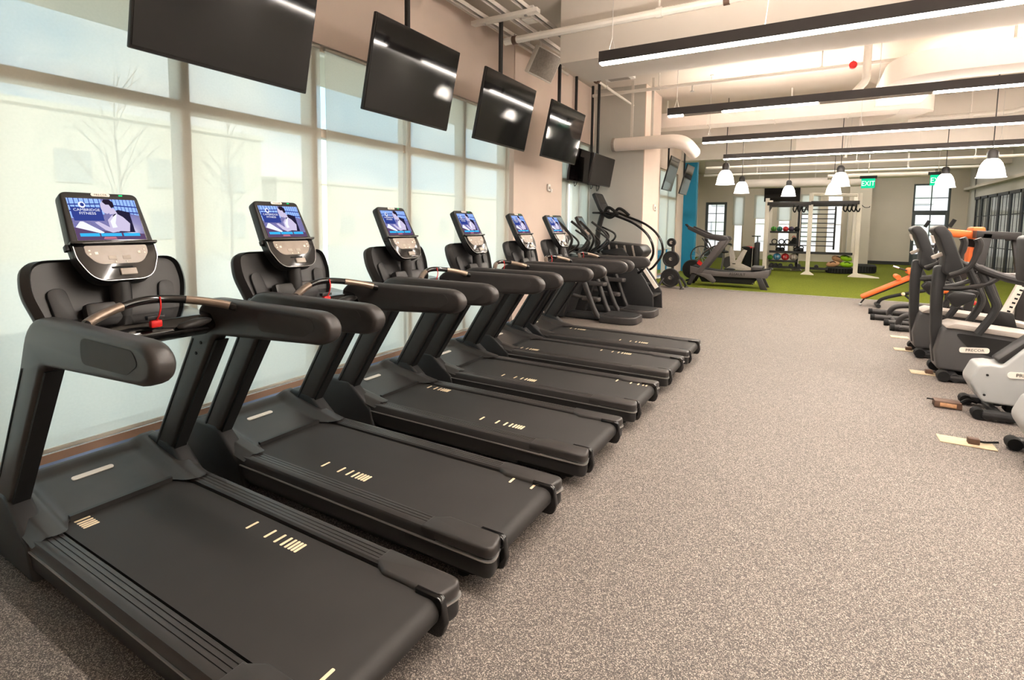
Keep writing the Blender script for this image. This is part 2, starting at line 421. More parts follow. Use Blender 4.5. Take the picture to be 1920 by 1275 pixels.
# roller shades
def shade(y0, y1, z0, z1, label):
    r = thing('roller_shade', label, 'roller shade', (XW, (y0 + y1) / 2, 0), group='roller shades on the window wall')
    w = y1 - y0
    box('fabric', (0, 0, (z0 + z1) / 2), (.002, w, z1 - z0), 'shade', r)
    box('bottom_bar', (0, 0, z0), (.014, w, .03), 'shade_bar', r, .004)
    MB().tube([(-.01, -w / 2, z1 - .02), (-.01, w / 2, z1 - .02)], .022, 10).build('roller', 'shade_bar', r)
    return r
shade(-1.33, 1.055, .165, ZH, 'pale roller shade at the left edge, behind the nearest treadmill arm')
shade(1.085, 3.505, .165, ZH, 'wide translucent roller shade behind the nearest treadmill, bright sky showing at its top')
shade(3.565, 4.67, .165, ZH, 'narrow roller shade between two bright slits behind the second and third treadmill')
shade(4.715, 7.12, .165, ZH, 'cream roller shade behind the fourth and fifth treadmill beside the tan pier')
shade(9.02, 9.44, .165, ZH, 'slim roller shade strip just past the tan pier')
shade(9.485, 10.54, .165, ZH, 'roller shade beside the grey wall behind the stair climber')
shade(16.32, 18.68, .9, 3.42, 'distant roller shade beside the blue wall')

# far wall with doors and windows
def opening_wall(y, t, m, x0, x1, z1, ops, name):
    """ops sorted (xa, xb, za, zb)"""
    x = x0
    for a, b, c, d in ops:
        if a > x: struct(box(name, ((x + a) / 2, y + t / 2, z1 / 2), (a - x, t, z1), m))
        if c > 0: struct(box(name + '_sill', ((a + b) / 2, y + t / 2, c / 2), (b - a, t, c), m))
        if d < z1: struct(box(name + '_head', ((a + b) / 2, y + t / 2, (d + z1) / 2), (b - a, t, z1 - d), m))
        x = b
    struct(box(name, ((x + x1) / 2, y + t / 2, z1 / 2), (x1 - x, t, z1), m))
def opening_px(x0, x1): return x0, x1
OPS = [(-5.12 + .1, -3.95, 0, 2.95), (-3.62, -3.12, .35, 3.25), (-2.62, -2.0, .35, 3.3), (-1.55, -.95, .35, 3.3), (-.55, .25, .35, 3.3), (.55, 1.25, .35, 3.3), (3.88, 5.2, 0, 3.68)]
opening_wall(YF, .25, 'wall_far', -5.7, XR + .2, ZC, OPS, 'wall_far')
struct(box('wall_far_column', (1.85, YF - .35, ZC / 2), (.85, .7, ZC), 'wall_far'))
struct(box('baseboard_far', (3.1, YF - .02, .08), (1.6, .04, .16), 'baseboard'))
def glazed(name, a, b, c, d, nx, nz, m, door=False, kn=None):
    r = bpy.data.objects.new(name, None); COL.objects.link(r); r['kind'] = 'structure'
    y = YF + .1; t = .07 if not door else .13
    for x in (a + t / 2, b - t / 2): box('jamb', (x, y, (c + d) / 2), (t, .12, d - c), m, r, .004)
    for z in (d - t / 2, c + t / 2): box('rail', ((a + b) / 2, y, z), (b - a - 2 * t, .12, t), m, r, .004)
    zz = [c + t, d - t]
    if door:
        box('panel', ((a + b) / 2, y, c + .28), (b - a - 2 * t, .08, .5), m, r, .004); zz[0] = c + .5
    for i in range(1, nx):
        x = a + t + (b - a - 2 * t) * i / nx; box('muntin', (x, y, (zz[0] + zz[1]) / 2), (.035, .06, zz[1] - zz[0]), m, r)
    for i in range(1, nz):
        z = zz[0] + (zz[1] - zz[0]) * i / nz; box('muntin', ((a + b) / 2, y, z), (b - a - 2 * t, .055, .035), m, r)
    box('pane', ((a + b) / 2, y + .01, (zz[0] + zz[1]) / 2), (b - a - 2 * t, .01, zz[1] - zz[0]), 'glass', r)
    if door: MB().tube([(b - .2, y - .1, c + 1.15), (b - .2, y - .1, c + .85)], .02).build('door_handle', 'silver', r)
    return r
glazed('door_1', *OPS[0], 2, 5, 'door_frame', True)
for i, o in enumerate(OPS[1:6]): glazed('window_%d' % (i + 4), *o, 1, 2, 'mullion')
a, b, c, d = OPS[6]
glazed('door_2', a, b, 0, 2.42, 2, 4, 'door_frame', True)
glazed('window_9', a, b, 2.42, d, 2, 2, 'door_frame')
for i, (o, zt) in enumerate(((OPS[1], 1.75), (OPS[2], 2.1), (OPS[3], 2.0), (OPS[4], 2.3))):
    r = thing('roller_shade', ['short shade lowered over the slim window beside the glass door', 'half lowered shade on the far window left of the white rack', 'half lowered shade behind the ball shelves', 'short shade at the top of the far window behind the ladder'][i], 'roller shade', ((o[0] + o[1]) / 2, YF - .03, 0))
    box('fabric', (0, 0, (zt + o[3]) / 2), (o[1] - o[0] + .06, .004, o[3] - zt), 'shade', r)
    box('bottom_bar', (0, 0, zt), (o[1] - o[0] + .06, .014, .03), 'shade_bar', r)

# right wall with black framed glazing
struct(box('wall_right', (XR + .1, (YB + 20.4) / 2, ZC / 2), (.2, 20.4 - YB, ZC), 'wall_grey'))
struct(box('wall_right_head', (XR + .1, (20.4 + 28.6) / 2, (3.0 + ZC) / 2), (.2, 8.2, ZC - 3.0), 'wall_grey'))
struct(box('wall_right_end', (XR + .1, (28.6 + YF) / 2, ZC / 2), (.2, YF - 28.6 + .3, ZC), 'wall_grey'))
part = bpy.data.objects.new('window_10', None); COL.objects.link(part); part['kind'] = 'structure'
ys = [20.45, 21.7, 22.9, 24.1, 25.4, 26.6, 27.6, 28.55]
for y in ys: box('mullion', (XR + .05, y, 1.5), (.05, .22, 3.0), 'iron', part)
for y0, y1 in zip(ys[:-1], ys[1:]):
    box('rail', (XR + .05, (y0 + y1) / 2, 2.95), (.12, y1 - y0 - .16, .1), 'iron', part)
    box('rail', (XR + .05, (y0 + y1) / 2, .05), (.12, y1 - y0 - .16, .1), 'iron', part)
    box('pane', (XR + .06, (y0 + y1) / 2, 1.5), (.012, y1 - y0 - .16, 2.8), 'glass_thin', part)
    for k in (1, 2): box('muntin', (XR + .05, y0 + (y1 - y0) * k / 3, 1.5), (.012, .03, 2.8), 'iron', part)
    for z in (1.0, 2.2): box('muntin', (XR + .05, (y0 + y1) / 2, z), (.012, y1 - y0 - .16, .03), 'iron', part)
# pale side room behind that glazing
struct(box('wall_side_room', (9.0, 24, 1.6), (.1, 14, 3.4), 'wall_grey'))
struct(box('wall_side_room', (7.5, 31, 1.6), (3.2, .1, 3.4), 'wall_grey'))
struct(box('ceiling_side_added', (7.8, 24, 3.4), (4.4, 15, .1), 'ceiling_paint'))  # cover added to keep sun patches off the floor at far right
struct(box('floor_side_room', (7.5, 24, -.06), (3.2, 14, .1), 'floor'))

# ================================================================== OUTSIDE
struct(box('ground_outside', (-45, 20, -.3), (80, 160, .2), 'ext_ground'))
struct(box('ground_outside', (10, 75, -.31), (60, 90, .2), 'ext_ground'))
def building(label, x0, x1, y0, y1, h, m, side, rows, cols):
    r = thing('building', label, 'building', ((x0 + x1) / 2, (y0 + y1) / 2, -.2))
    box('wall', (0, 0, h / 2), (x1 - x0, y1 - y0, h), m, r)
    box('roof', (0, 0, h + .1), (x1 - x0 + .3, y1 - y0 + .3, .25), m, r)
    for i in range(rows):
        for j in range(cols):
            z = 1.6 + i * 2.7
            if z + .8 > h: continue
            if side == 'x':
                y = (j + .5) / cols * (y1 - y0) - (y1 - y0) / 2; p = ((x1 - x0) / 2 + .03, y, z); s = (.08, 1.4, 1.5)
            else:
                x = (j + .5) / cols * (x1 - x0) - (x1 - x0) / 2; p = (x, -(y1 - y0) / 2 - .03, z); s = (1.4, .08, 1.5)
            w = box('window', p, s, 'ext_window', r)
    return r
building('long pale building across the street, seen through the left roller shade', -40, -30, -14, 20.6, 6.85, 'ext_wall', 'x', 2, 9)
building('lower pale building seen through the second roller shade', -44, -34, 24.5, 60, 4.9, 'ext_wall', 'x', 1, 8)
building('grey brick building seen through the far doors and windows', -14, 14, 44, 54, 9, 'ext_brick', 'y', 3, 9)
def bare_tree(x, y, h, label):
    r = thing('bare_tree', label, 'tree', (x, y, -.2)); b = MB()
    b.tube(spl([(0, 0, 0), (.05, .03, h * .4), (0, -.05, h * .7), (.05, 0, h)]), [.06 - .055 * i / 18 for i in range(19)], 6)
    rnd = random.Random(int(x * 10))
    for i in range(22):
        z = h * (.3 + .65 * rnd.random()); a = rnd.random() * 6.28; l = h * .22 * (1.2 - z / h) + .4
        e = Vector((math.cos(a) * l, math.sin(a) * l, z + l * 1.1)); b.tube([(0, 0, z), Vector((0, 0, z)).lerp(e, .5) + Vector((0, 0, .05)), e], [.018, .012, .004], 5)
        for q in range(2):
            e2 = e + Vector((rnd.uniform(-.4, .4), rnd.uniform(-.4, .4), rnd.uniform(.2, .5))); b.tube([Vector((0, 0, z)).lerp(e, .55), e2], [.008, .003], 4)
    b.build('branches', 'bark', r)
bare_tree(-22, 9.4, 7.2, 'thin bare tree outside, faint through the shade at upper left')
bare_tree(-23, 14.2, 6.6, 'small bare tree outside beside the window mullion')
struct(box('canopy_outside', (-5.0, 2.5, 3.42), (1.0, 12, .12), 'ext_wall'))

# ================================================================== CEILING STRUCTURE
struct(box('beam_1', (1.45, 6.69, (3.7 + ZC) / 2), (8.7, .97, ZC - 3.7), 'ceiling_paint'))
struct(box('beam_2', (.8, 14.6, (3.95 + ZC) / 2), (10, .6, ZC - 3.95), 'ceiling_paint'))
struct(box('beam_3', (.8, 19.4, (3.95 + ZC) / 2), (10, .6, ZC - 3.95), 'ceiling_paint'))
struct(box('beam_4', (.8, 24.4, (3.95 + ZC) / 2), (10, .6, ZC - 3.95), 'ceiling_paint'))
# rectangular duct with elbow
d1 = thing('rectangular_duct', 'long white rectangular duct crossing behind the second linear light', 'duct', (0, 12, 3.85))
box('trunk', (-1.4, .25, .16), (5.4, .5, .32), 'duct_paint', d1, .006)
for x in (-3.4, -2.1, -.8, .5): box('seam', (x, .25, .16), (.03, .52, .34), 'duct_paint', d1)
MB().prism([(1.3 + .0, 0)] + [(1.3 + .55 * math.sin(t * PI / 16), .55 - .55 * math.cos(t * PI / 16)) for t in range(1, 9)] + [(1.35, .55), (1.3, .5)], 0, .32, 'z', .004).build('elbow', 'duct_paint', d1)
MB().prism([(1.85, .5), (1.35, .5), (.7, 2.6), (1.2, 2.6)], .02, .3, 'z', .004).build('branch', 'duct_paint', d1)
for x in (-3, -.5): box('hanger', (x, .25, .49), (.03, .02, .36), 'pipe_paint', d1)
# big elbow duct on the right
d2 = thing('rectangular_duct', 'large white duct with rounded elbow at the upper right', 'duct', (0, 9.2, 3.8))
MB().prism(rpoly([(.85, 2.2), (.85, 0, .8), (5.7, 0), (5.7, .55), (1.5, .55, .2), (1.5, 2.2)], 8), 0, .33, 'z', .006).build('trunk', 'duct_paint', d2, .4)
for x in (2.6, 4.2): box('seam', (x, .27, .165), (.03, .57, .345), 'duct_paint', d2)
for x in (2.2, 4.6): box('hanger', (x, .27, .5), (.03, .02, .36), 'pipe_paint', d2)
d3 = thing('rectangular_duct', 'white duct running across behind the third linear light', 'duct', (0, 16.2, 3.72))
box('trunk', (2.6, .25, .18), (6.2, .5, .36), 'duct_paint', d3, .006)
for x in (.6, 2.2, 3.8): box('seam', (x, .25, .18), (.03, .52, .38), 'duct_paint', d3)
for x in (0, 3): box('hanger', (x, .25, .56), (.03, .02, .44), 'pipe_paint', d3)
d4 = thing('round_duct', 'white round duct hanging in front of the grey wall', 'duct', (0, 10.25, 3.27))
MB().tube(spl([(-3.55, 0, 0), (-2.9, 0, 0), (-2.6, 0, 0), (-2.35, .05, 0), (-2.2, .25, -.04), (-2.12, .62, -.16)], 5), .13, 20).build('pipe', 'duct_paint', d4)
MB().lathe([(.0, -.01), (.115, -.01), (.14, 0), (.14, .05), (.13, .06)], 20, (-3.58, 0, 0), 'x').build('end_grille', 'grille', d4)
for x in (-3.2, -2.8): box('hanger', (x, 0, .68), (.05, .01, 1.1), 'pipe_paint', d4)
d5 = thing('round_duct', 'distant white round duct under the far ceiling', 'duct', (0, 24, 3.45))
MB().tube([(-2.6, 0, 0), (1.9, 0, 0)], .19, 18).build('pipe', 'duct_paint', d5)
MB().lathe([(.0, 0), (.2, 0), (.2, .08), (.19, .1)], 18, (1.85, 0, 0), 'x').build('end_grille', 'grille', d5)
for x in (-2, 0, 1.4): box('hanger', (x, 0, .6), (.03, .01, .9), 'pipe_paint', d5)
d6 = thing('round_duct', 'slim white round duct below the far ceiling on the right', 'duct', (0, 23, 3.62))
MB().tube([(.4, 0, 0), (3.6, 0, 0)], .15, 18).build('pipe', 'duct_paint', d6)
MB().lathe([(.0, 0), (.16, 0), (.16, .08), (.15, .1)], 18, (3.55, 0, 0), 'x').build('end_grille', 'grille', d6)
for x in (.8, 2.8): box('hanger', (x, 0, .53), (.03, .01, .8), 'pipe_paint', d6)
# pipes
def pipe(pts, r, label, hang=None, m='pipe_paint'):
    o = Vector(pts[0]); t = thing('sprinkler_pipe', label, 'pipe', o)
    MB().tube([Vector(p) - o for p in pts], r, 10).build('pipe', m, t)
    for h in hang or []:
        p = Vector(h) - o; box('hanger', (p.x, p.y, (p.z + ZC - o.z) / 2), (.018, .018, ZC - o.z - p.z), m, t)
        MB().tube([(p.x - .03, p.y, p.z), (p.x + .03, p.y, p.z)], r * 1.3, 10).build('clamp', m, t)
    return t
def heads(t, pts):
    for p in pts:
        p = Vector(p) - t.location
        h = MB().tube([p, p + Vector((0, 0, -.12))], .014, 8).build('sprinkler_head', 'silver', t)
        MB().lathe([(.0, -.13), (.035, -.13), (.035, -.122), (.0, -.118)], 12, p).build('deflector', 'silver', h)
pipe([(-3.6, 6.0, 4.02), (5.7, 6.0, 4.02)], .045, 'thick white pipe across the ceiling above the nearest linear light', [(-1.6, 6.0, 4.02), (1.5, 6.0, 4.02)])
heads(pipe([(-3.9, 9.9, 4.2), (5.7, 9.9, 4.2)], .03, 'white sprinkler pipe running above the second linear light', [(-2.6, 9.9, 4.2), (0, 9.9, 4.2), (2.4, 9.9, 4.2)]), [(2.0, 9.9, 4.2), (-2.0, 9.9, 4.2)])
pipe([(-3.3, 7.6, 4.1), (-3.3, 12.0, 4.1)], .022, 'thin white pipe with red coupling running along the left ceiling', [(-3.3, 9, 4.1)])
pipe([(1.6, 13.6, 3.9), (3.2, 13.6, 3.92), (3.6, 13.4, 4.0), (5.7, 13.2, 4.05)], .05, 'bent white pipe behind the second linear light on the right', [(2.6, 13.6, 3.9)])
heads(pipe([(-3.1, 18, 3.55), (4.6, 18, 3.55)], .04, 'white pipe across the far ceiling above the pendant lamps', [(-2, 18, 3.55), (1, 18, 3.55), (3.6, 18, 3.55)]), [(-1.35, 18, 3.55), (2.2, 18, 3.55)])
pipe([(-4, 22.8, 3.75), (5, 22.8, 3.75)], .05, 'white pipe at the far end of the ceiling', [(-2, 22.8, 3.75), (2.8, 22.8, 3.75)])
pipe([(.6, 15, 3.35), (.6, 15, 4.5)], .035, 'white vertical pipe stub hanging beside the dome pendants')
pipe([(-4.0, 4.9, 4.38), (-4.0, 8.9, 4.38)], .025, 'thin white conduit along the top of the window wall')
for i, (p, lab) in enumerate((((-3.3, 8.55, 4.1), 'dark red coupling on the thin pipe above the hanging screens'), ((-3.45, 6.0, 4.02), 'dark red coupling on the thick pipe beside the white speaker'), ((.42, 9.9, 4.2), 'orange red valve disc on the white pipe near ceiling centre'), ((-.9, 6.0, 4.02), 'small dark red coupling on the pipe at the top edge'))):
    t = thing('pipe_coupling', lab, 'coupling', p)
    ax = 'y' if i in (0, 2) else 'x'
    MB().lathe([(.055, -.03), (.055, .03)], 14, (0, 0, 0), ax).build('ring', 'red' if i == 2 else 'brown', t)
    box('bolt', (0, 0, .06) if ax == 'x' else (0, 0, .06), (.02, .02, .03), 'silver', t)
# riser stub with elbow near the valve
t = thing('drain_riser', 'white vertical pipe with angled spout below the orange valve', 'pipe', (.6, 9.83, 4.2))
MB().tube([(0, 0, .3), (0, 0, -.25), (-.02, 0, -.3), (-.2, -.05, -.52)], .055, 12).build('pipe', 'pipe_paint', t)
# strut rails near the wall that carry the televisions
for i, (x, lab) in enumerate(((-3.78, 'white strut channel nearest the window wall'), (-3.46, 'middle white strut channel carrying the television poles'), (-3.16, 'outer white strut channel beside the television poles'))):
    t = thing('strut_channel', lab, 'ceiling rail', (x, 4.0, 4.28))
    for s in (-1, 1): box('flange', (s * .035, 0, 0), (.008, 8.2, .05), 'pipe_paint', t)
    box('web', (0, 0, .022), (.062, 8.2, .006), 'rubber', t)
    for y in (-3, 0, 3): box('hanger', (0, y, .125), (.015, .015, .2), 'pipe_paint', t)
for i, y in enumerate((5.75, 7.85)):
    t = thing('strut_crossbar', ['white crossbar where the third television pole meets the rails', 'white crossbar at the end of the ceiling rails'][i], 'ceiling rail', (-3.46, y, 4.22))
    box('bar', (0, 0, 0), (.95, .1, .05), 'pipe_paint', t, .004)
    for s in (-1, 1): box('bolt', (s * .3, 0, -.035), (.03, .03, .02), 'silver', t)
t = thing('junction_box', 'small white junction box on the ceiling rails', 'junction box', (-3.31, 6.15, 4.36))
box('body', (0, 0, 0), (.17, .18, .16), 'white_plastic', t, .006); box('cover', (.0, 0, -.084), (.14, .14, .008), 'white_plastic', t)
t = thing('ceiling_device', 'flat white ceiling box beside the red coupling', 'ceiling device', (-3.05, 8.9, 4.25))
box('body', (0, 0, 0), (.5, .4, .1), 'white_plastic', t, .008); box('face', (0, 0, -.055), (.36, .28, .012), 'grille', t); box('hanger', (0, 0, .15), (.02, .02, .2), 'pipe_paint', t)
# loudspeaker
t = thing('loudspeaker', 'white wall loudspeaker with curved grey grille on a bracket above the third television', 'loudspeaker', (-3.55, 7.05, 4.0))
M = Matrix.Rotation(math.radians(28), 4, 'Y') @ Matrix.Rotation(math.radians(-25), 4, 'Z')
MB().prism(rpoly([(-.12, -.2, .02), (.02, -.24, .02), (.07, -.12, .05), (.09, 0, .05), (.07, .12, .05), (.02, .24, .02), (-.12, .2, .02)], 3), -.2, .2, 'z', .012, M=M).build('cabinet', 'white_plastic', t)
MB().grid(lambda u, v: (.1 - .075 * (2 * u - 1) ** 2 + .006, (u - .5) * .44, (v - .5) * .36), 12, 4, M=M).build('grille', 'grille', t)
MB().tube([(-.06, -.0, .0), (-.07, 0, .25), (-.07, 0, .5)], .018, 8).build('bracket', 'pipe_paint', t)

# ================================================================== LINEAR LIGHTS
LX0 = -1.91; LZ = 3.25
def linear(y, x1, label, up='led_up', lit=None):
    t = thing('linear_pendant_light', label, 'pendant light', (LX0, y, LZ), group='linear pendant lights')
    L = x1 - LX0; h = .105; w = .085
    for s in (-1, 1): box('side_panel', (L / 2, s * (w / 2 - .003), h / 2), (L, .006, h), 'light_housing', t)
    for x in (.003, L - .003): box('end_cap', (x, 0, h / 2), (.006, w - .012, h), 'light_housing', t)
    box('tray', (L / 2, 0, h * .55), (L - .02, w - .014, .01), 'light_housing', t)
    for a, b, mm in lit or [(0, L, 'led')]:
        box('diffuser', ((a + b) / 2, 0, -.003), (min(b, L) - a - .02, w - .013, .026), mm, t)
    box('uplight', (L / 2, 0, h - .028), (L - .02, w - .014, .006), up, t)
    n = max(2, int(L / 2.4) + 1)
    for i in range(n):
        x = .12 + (L - .3) * i / (n - 1)
        c = MB().tube([(x, 0, ZC - LZ), (x, 0, h + .12)], .003, 6).build('cable', 'silver', t)
        MB().tube([(x - .03, 0, h), (x, 0, h + .13), (x + .03, 0, h)], .0025, 5).build('yoke', 'silver', t)
        MB().lathe([(0, 0), (.03, 0), (.03, .012), (0, .012)], 12, (x, 0, ZC - LZ - .013)).build('canopy', 'pipe_paint', t)
    return t
linear(5.02, 5.6, 'nearest and largest black linear pendant light at the top right')
linear(7.83, 5.6, 'second black linear pendant light, partly dark along its underside', lit=[(0, .22, 'led'), (.22, .75, 'grille'), (.75, 1.9, 'led'), (1.9, 3.05, 'grille'), (3.05, 7.51, 'led')])
linear(10.58, 5.6, 'third black linear pendant light in front of the duct elbow', 'led_up')
linear(13.3, 5.6, 'farthest black linear pendant light, just above the dome lamps', 'grille')
linear(2.2, 5.6, 'added black linear pendant light over the camera, outside the picture')  # unseen pendant, added to brighten the near floor
for i, (x, y, z, lab) in enumerate(((-.45, 6.0 - .75, 4.49, 'dark round ceiling plate with a dangling cable above the nearest linear light'), (-.35, 8.6, 4.49, 'small dark round ceiling plate above the second linear light'))):
    t = thing('power_canopy', lab, 'ceiling plate', (x, y, z))
    MB().lathe([(0, -.03), (.075, -.03), (.09, -.015), (.09, .01), (0, .01)], 20).build('plate', 'frame_grey', t)
    if i == 0: MB().tube(spl([(0, 0, -.03), (-.05, 0, -.3), (.02, 0, -.6), (.01, -.22, -1.135)]), .0035, 6).build('cable', 'white_plastic', t)

for i, (y, lab) in enumerate(((17.0, 'added fill strip on the ceiling in the bay before the rig, hidden by a beam'), (21.9, 'added fill strip on the ceiling in the bay over the rig, hidden by a beam'), (26.9, 'added fill strip on the ceiling in the last bay, hidden by a beam'))):
    t = thing('added_fill_strip', lab, 'added light', (.8, y, ZC), group='added fill strips on the far ceiling')  # unseen lamps added to brighten the far walls and turf
    box('housing', (0, 0, -.03), (7.6, .14, .06), 'white_plastic', t, .004); box('diffuser', (0, 0, -.07), (7.5, .12, .03), 'strip', t)

for i, (y, lab) in enumerate(((23.0, 'added fill strip in the side room beyond the black framed glazing, nearer one'), (28.5, 'added fill strip in the side room beyond the black framed glazing, farther one'))):
    t = thing('added_fill_strip', lab, 'added light', (7.4, y, 3.35), group='added fill strips in the side room')  # lamps added so the room behind the glazing looks bright
    box('housing', (0, 0, -.03), (2.2, .14, .06), 'white_plastic', t, .004); box('diffuser', (0, 0, -.07), (2.1, .12, .03), 'strip', t)

# ================================================================== DOME PENDANTS
def dome():
    t = thing('dome_pendant_lamp', '', 'pendant lamp', group='white dome pendant lamps')
    MB().lathe([(.065, .25), (.10, .225), (.138, .165), (.166, .08), (.184, -.02), (.19, -.055), (.207, -.07), (.187, -.065), (.175, -.02), (.157, .08), (.13, .16), (.092, .215), (.06, .24)], 28).build('shade', 'dome', t)
    MB().lathe([(0, .23), (.068, .23), (.078, .26), (.078, .35), (.05, .40), (.02, .41), (0, .41)], 20).build('socket_cap', 'frame_grey', t)
    MB().ell((0, 0, .06), (.05, .05, .075), 12, 8).build('bulb', 'bulb', t)
    MB().tube([(0, 0, .41), (0, 0, ZC - 2.53)], .008, 6).build('cord', 'frame_grey', t)
    return t
DZ = .07
dl = [((-1.75, 12.6, 2.6), 'dome pendant lamp farthest left, nearest of the left pair'), ((-1.78, 15.98, 2.6), 'dome pendant lamp just right of the leftmost one, above the glass door'),
      ((-.68, 17.9, 2.6), 'small dome pendant lamp in front of the black wall screen'), ((.5, 14.3, 2.62), 'dome pendant lamp left of the green exit sign, upper of the overlapping two'),
      ((.46, 17.2, 2.6), 'dome pendant lamp half hidden by the lamp in front, above the white rack'), ((2.6, 15.5, 2.62), 'dome pendant lamp overlapping the right exit sign'), ((2.6, 11.87, 2.55), 'largest dome pendant lamp at the right edge')]
dl = [((p[0], p[1], p[2] + DZ), l) for p, l in dl]
d0 = dome(); d0.location = dl[0][0]; d0['label'] = dl[0][1]
for p, l in dl[1:]: dup(d0, p, l)

# ================================================================== TELEVISIONS
def tv(y0, y1, label, xb=-3.54, xt=-3.36, zb=2.66, zt=3.475, ztop=4.27):
    yc = (y0 + y1) / 2; w = y1 - y0
    t = thing('hanging_television', label, 'television', (xt, yc, zb), group='televisions hanging in a row')
    A = Vector((xb - xt, 0, 0)); B = Vector((0, 0, zt - zb)); up = (B - A)
    h = up.length; n = Vector((0, 1, 0)).cross(up.normalized())
    M = frame_M(A, (0, 1, 0), up)
    MB().box((0, h / 2, -.02), (w, h, .035), .008, M=M).build('panel', 'tv_body', t)
    box_ = MB().box((0, h / 2, -.05), (w * .7, h * .6, .05), .012, M=M).build('rear_housing', 'tv_body', t)
    g = MB().box((0, h / 2 + .006, .0), (w - .022, h - .03, .006), 0, M=M).build('screen', 'tv_glass', t)
    c = A + up * .55 - n * .08
    MB().box(tuple(c), (.06, .3, .3), .004).build('mount_plate', 'iron', t)
    MB().tube([c + Vector((-.04, 0, -.15)), c + Vector((-.04, 0, .1)), Vector((c.x - .04, 0, ztop - zb))], .028, 12).build('pole', 'iron', t)
    MB().tube(spl([c + Vector((-.05, .1, -.1)), c + Vector((-.06, .2, -.3)), c + Vector((-.08, .1, -.42)), c + Vector((-.05, .0, -.2))]), .007, 6).build('cable', 'rubber', t)
    return t
tv(1.60, 2.84, 'large black television at the top left cut by the frame')
tv(3.44, 4.68, 'black television second from the left, hanging over the second slit')
tv(5.20, 6.46, 'black television third from the left beside the tan pier')
tv(6.98, 8.24, 'black television fourth from the left in front of the tan pier')
tv(9.02, 9.98, 'dark television just past the tan pier, fifth in the row', xb=-4.0, xt=-3.93, zb=2.48, zt=3.12, ztop=4.5)
tv(10.0, 10.6, 'dark television sixth in the row near the grey wall', xb=-3.98, xt=-3.9, zb=2.47, zt=3.12, ztop=4.5)
t7 = tv(9.25, 10.42, 'dark television seventh in the row against the grey wall', xb=-3.68, xt=-3.58, zb=2.43, zt=3.0, ztop=4.5)
tv(15.2, 16.3, 'small far television by the distant roller shade, left of the pair', xb=-3.80, xt=-3.55, zb=2.7, zt=3.65, ztop=4.5)
tv(17.4, 18.5, 'small far television in front of the blue wall, right of the pair', xb=-3.80, xt=-3.55, zb=2.7, zt=3.65, ztop=4.5)
t = thing('wall_television', 'wide black television on the far wall above the ball shelves', 'television', (-1.4, YF - .06, 2.95))
box('panel', (0, 0, .4), (1.6, .06, .82), 'tv_body', t, .01); box('screen', (0, -.032, .4), (1.56, .006, .77), 'tv_glass', t)

# ================================================================== EXIT SIGNS, WALL DEVICES
for i, (x, y, z, lab) in enumerate(((1.6, 22.0, 3.22, 'green lit exit sign left of the far door'), (3.35, 21.0, 3.2, 'green lit exit sign partly behind a dome lamp'))):
    t = thing('exit_sign', lab, 'exit sign', (x, y, z))
    box('housing', (0, .02, .215), (.5, .08, .10), 'iron', t, .006)
    box('panel', (0, 0, 0), (.4, .02, .33), 'exit_green', t)
    text_mesh('lettering', 'EXIT', .24, 'exit_letter', t, frame_M((0, -.013, -.01), (1, 0, 0), (0, 0, 1)), .002, kx=.8)
    MB().tube([(0, .02, .23), (0, .02, ZC - z)], .012, 6).build('stem', 'pipe_paint', t)
for i, (x, y, z, rx_, lab) in enumerate(((XW + .06, 8.39, 2.31, 0, 'small white thermostat on the tan pier'), (-3.03, 11.45, 2.06, 0, 'small white sensor on the side of the grey wall'))):
    t = thing('wall_sensor', lab, 'wall device', (x, y, z))
    box('body', (.015, 0, 0), (.03, .09, .12), 'white_plastic', t, .006); box('dial', (.035, .0, -.01), (.012, .05, .05), 'grille', t, .003); box('bracket', (.02, .09, -.05), (.03, .05, .06), 'white_plastic', t, .004)

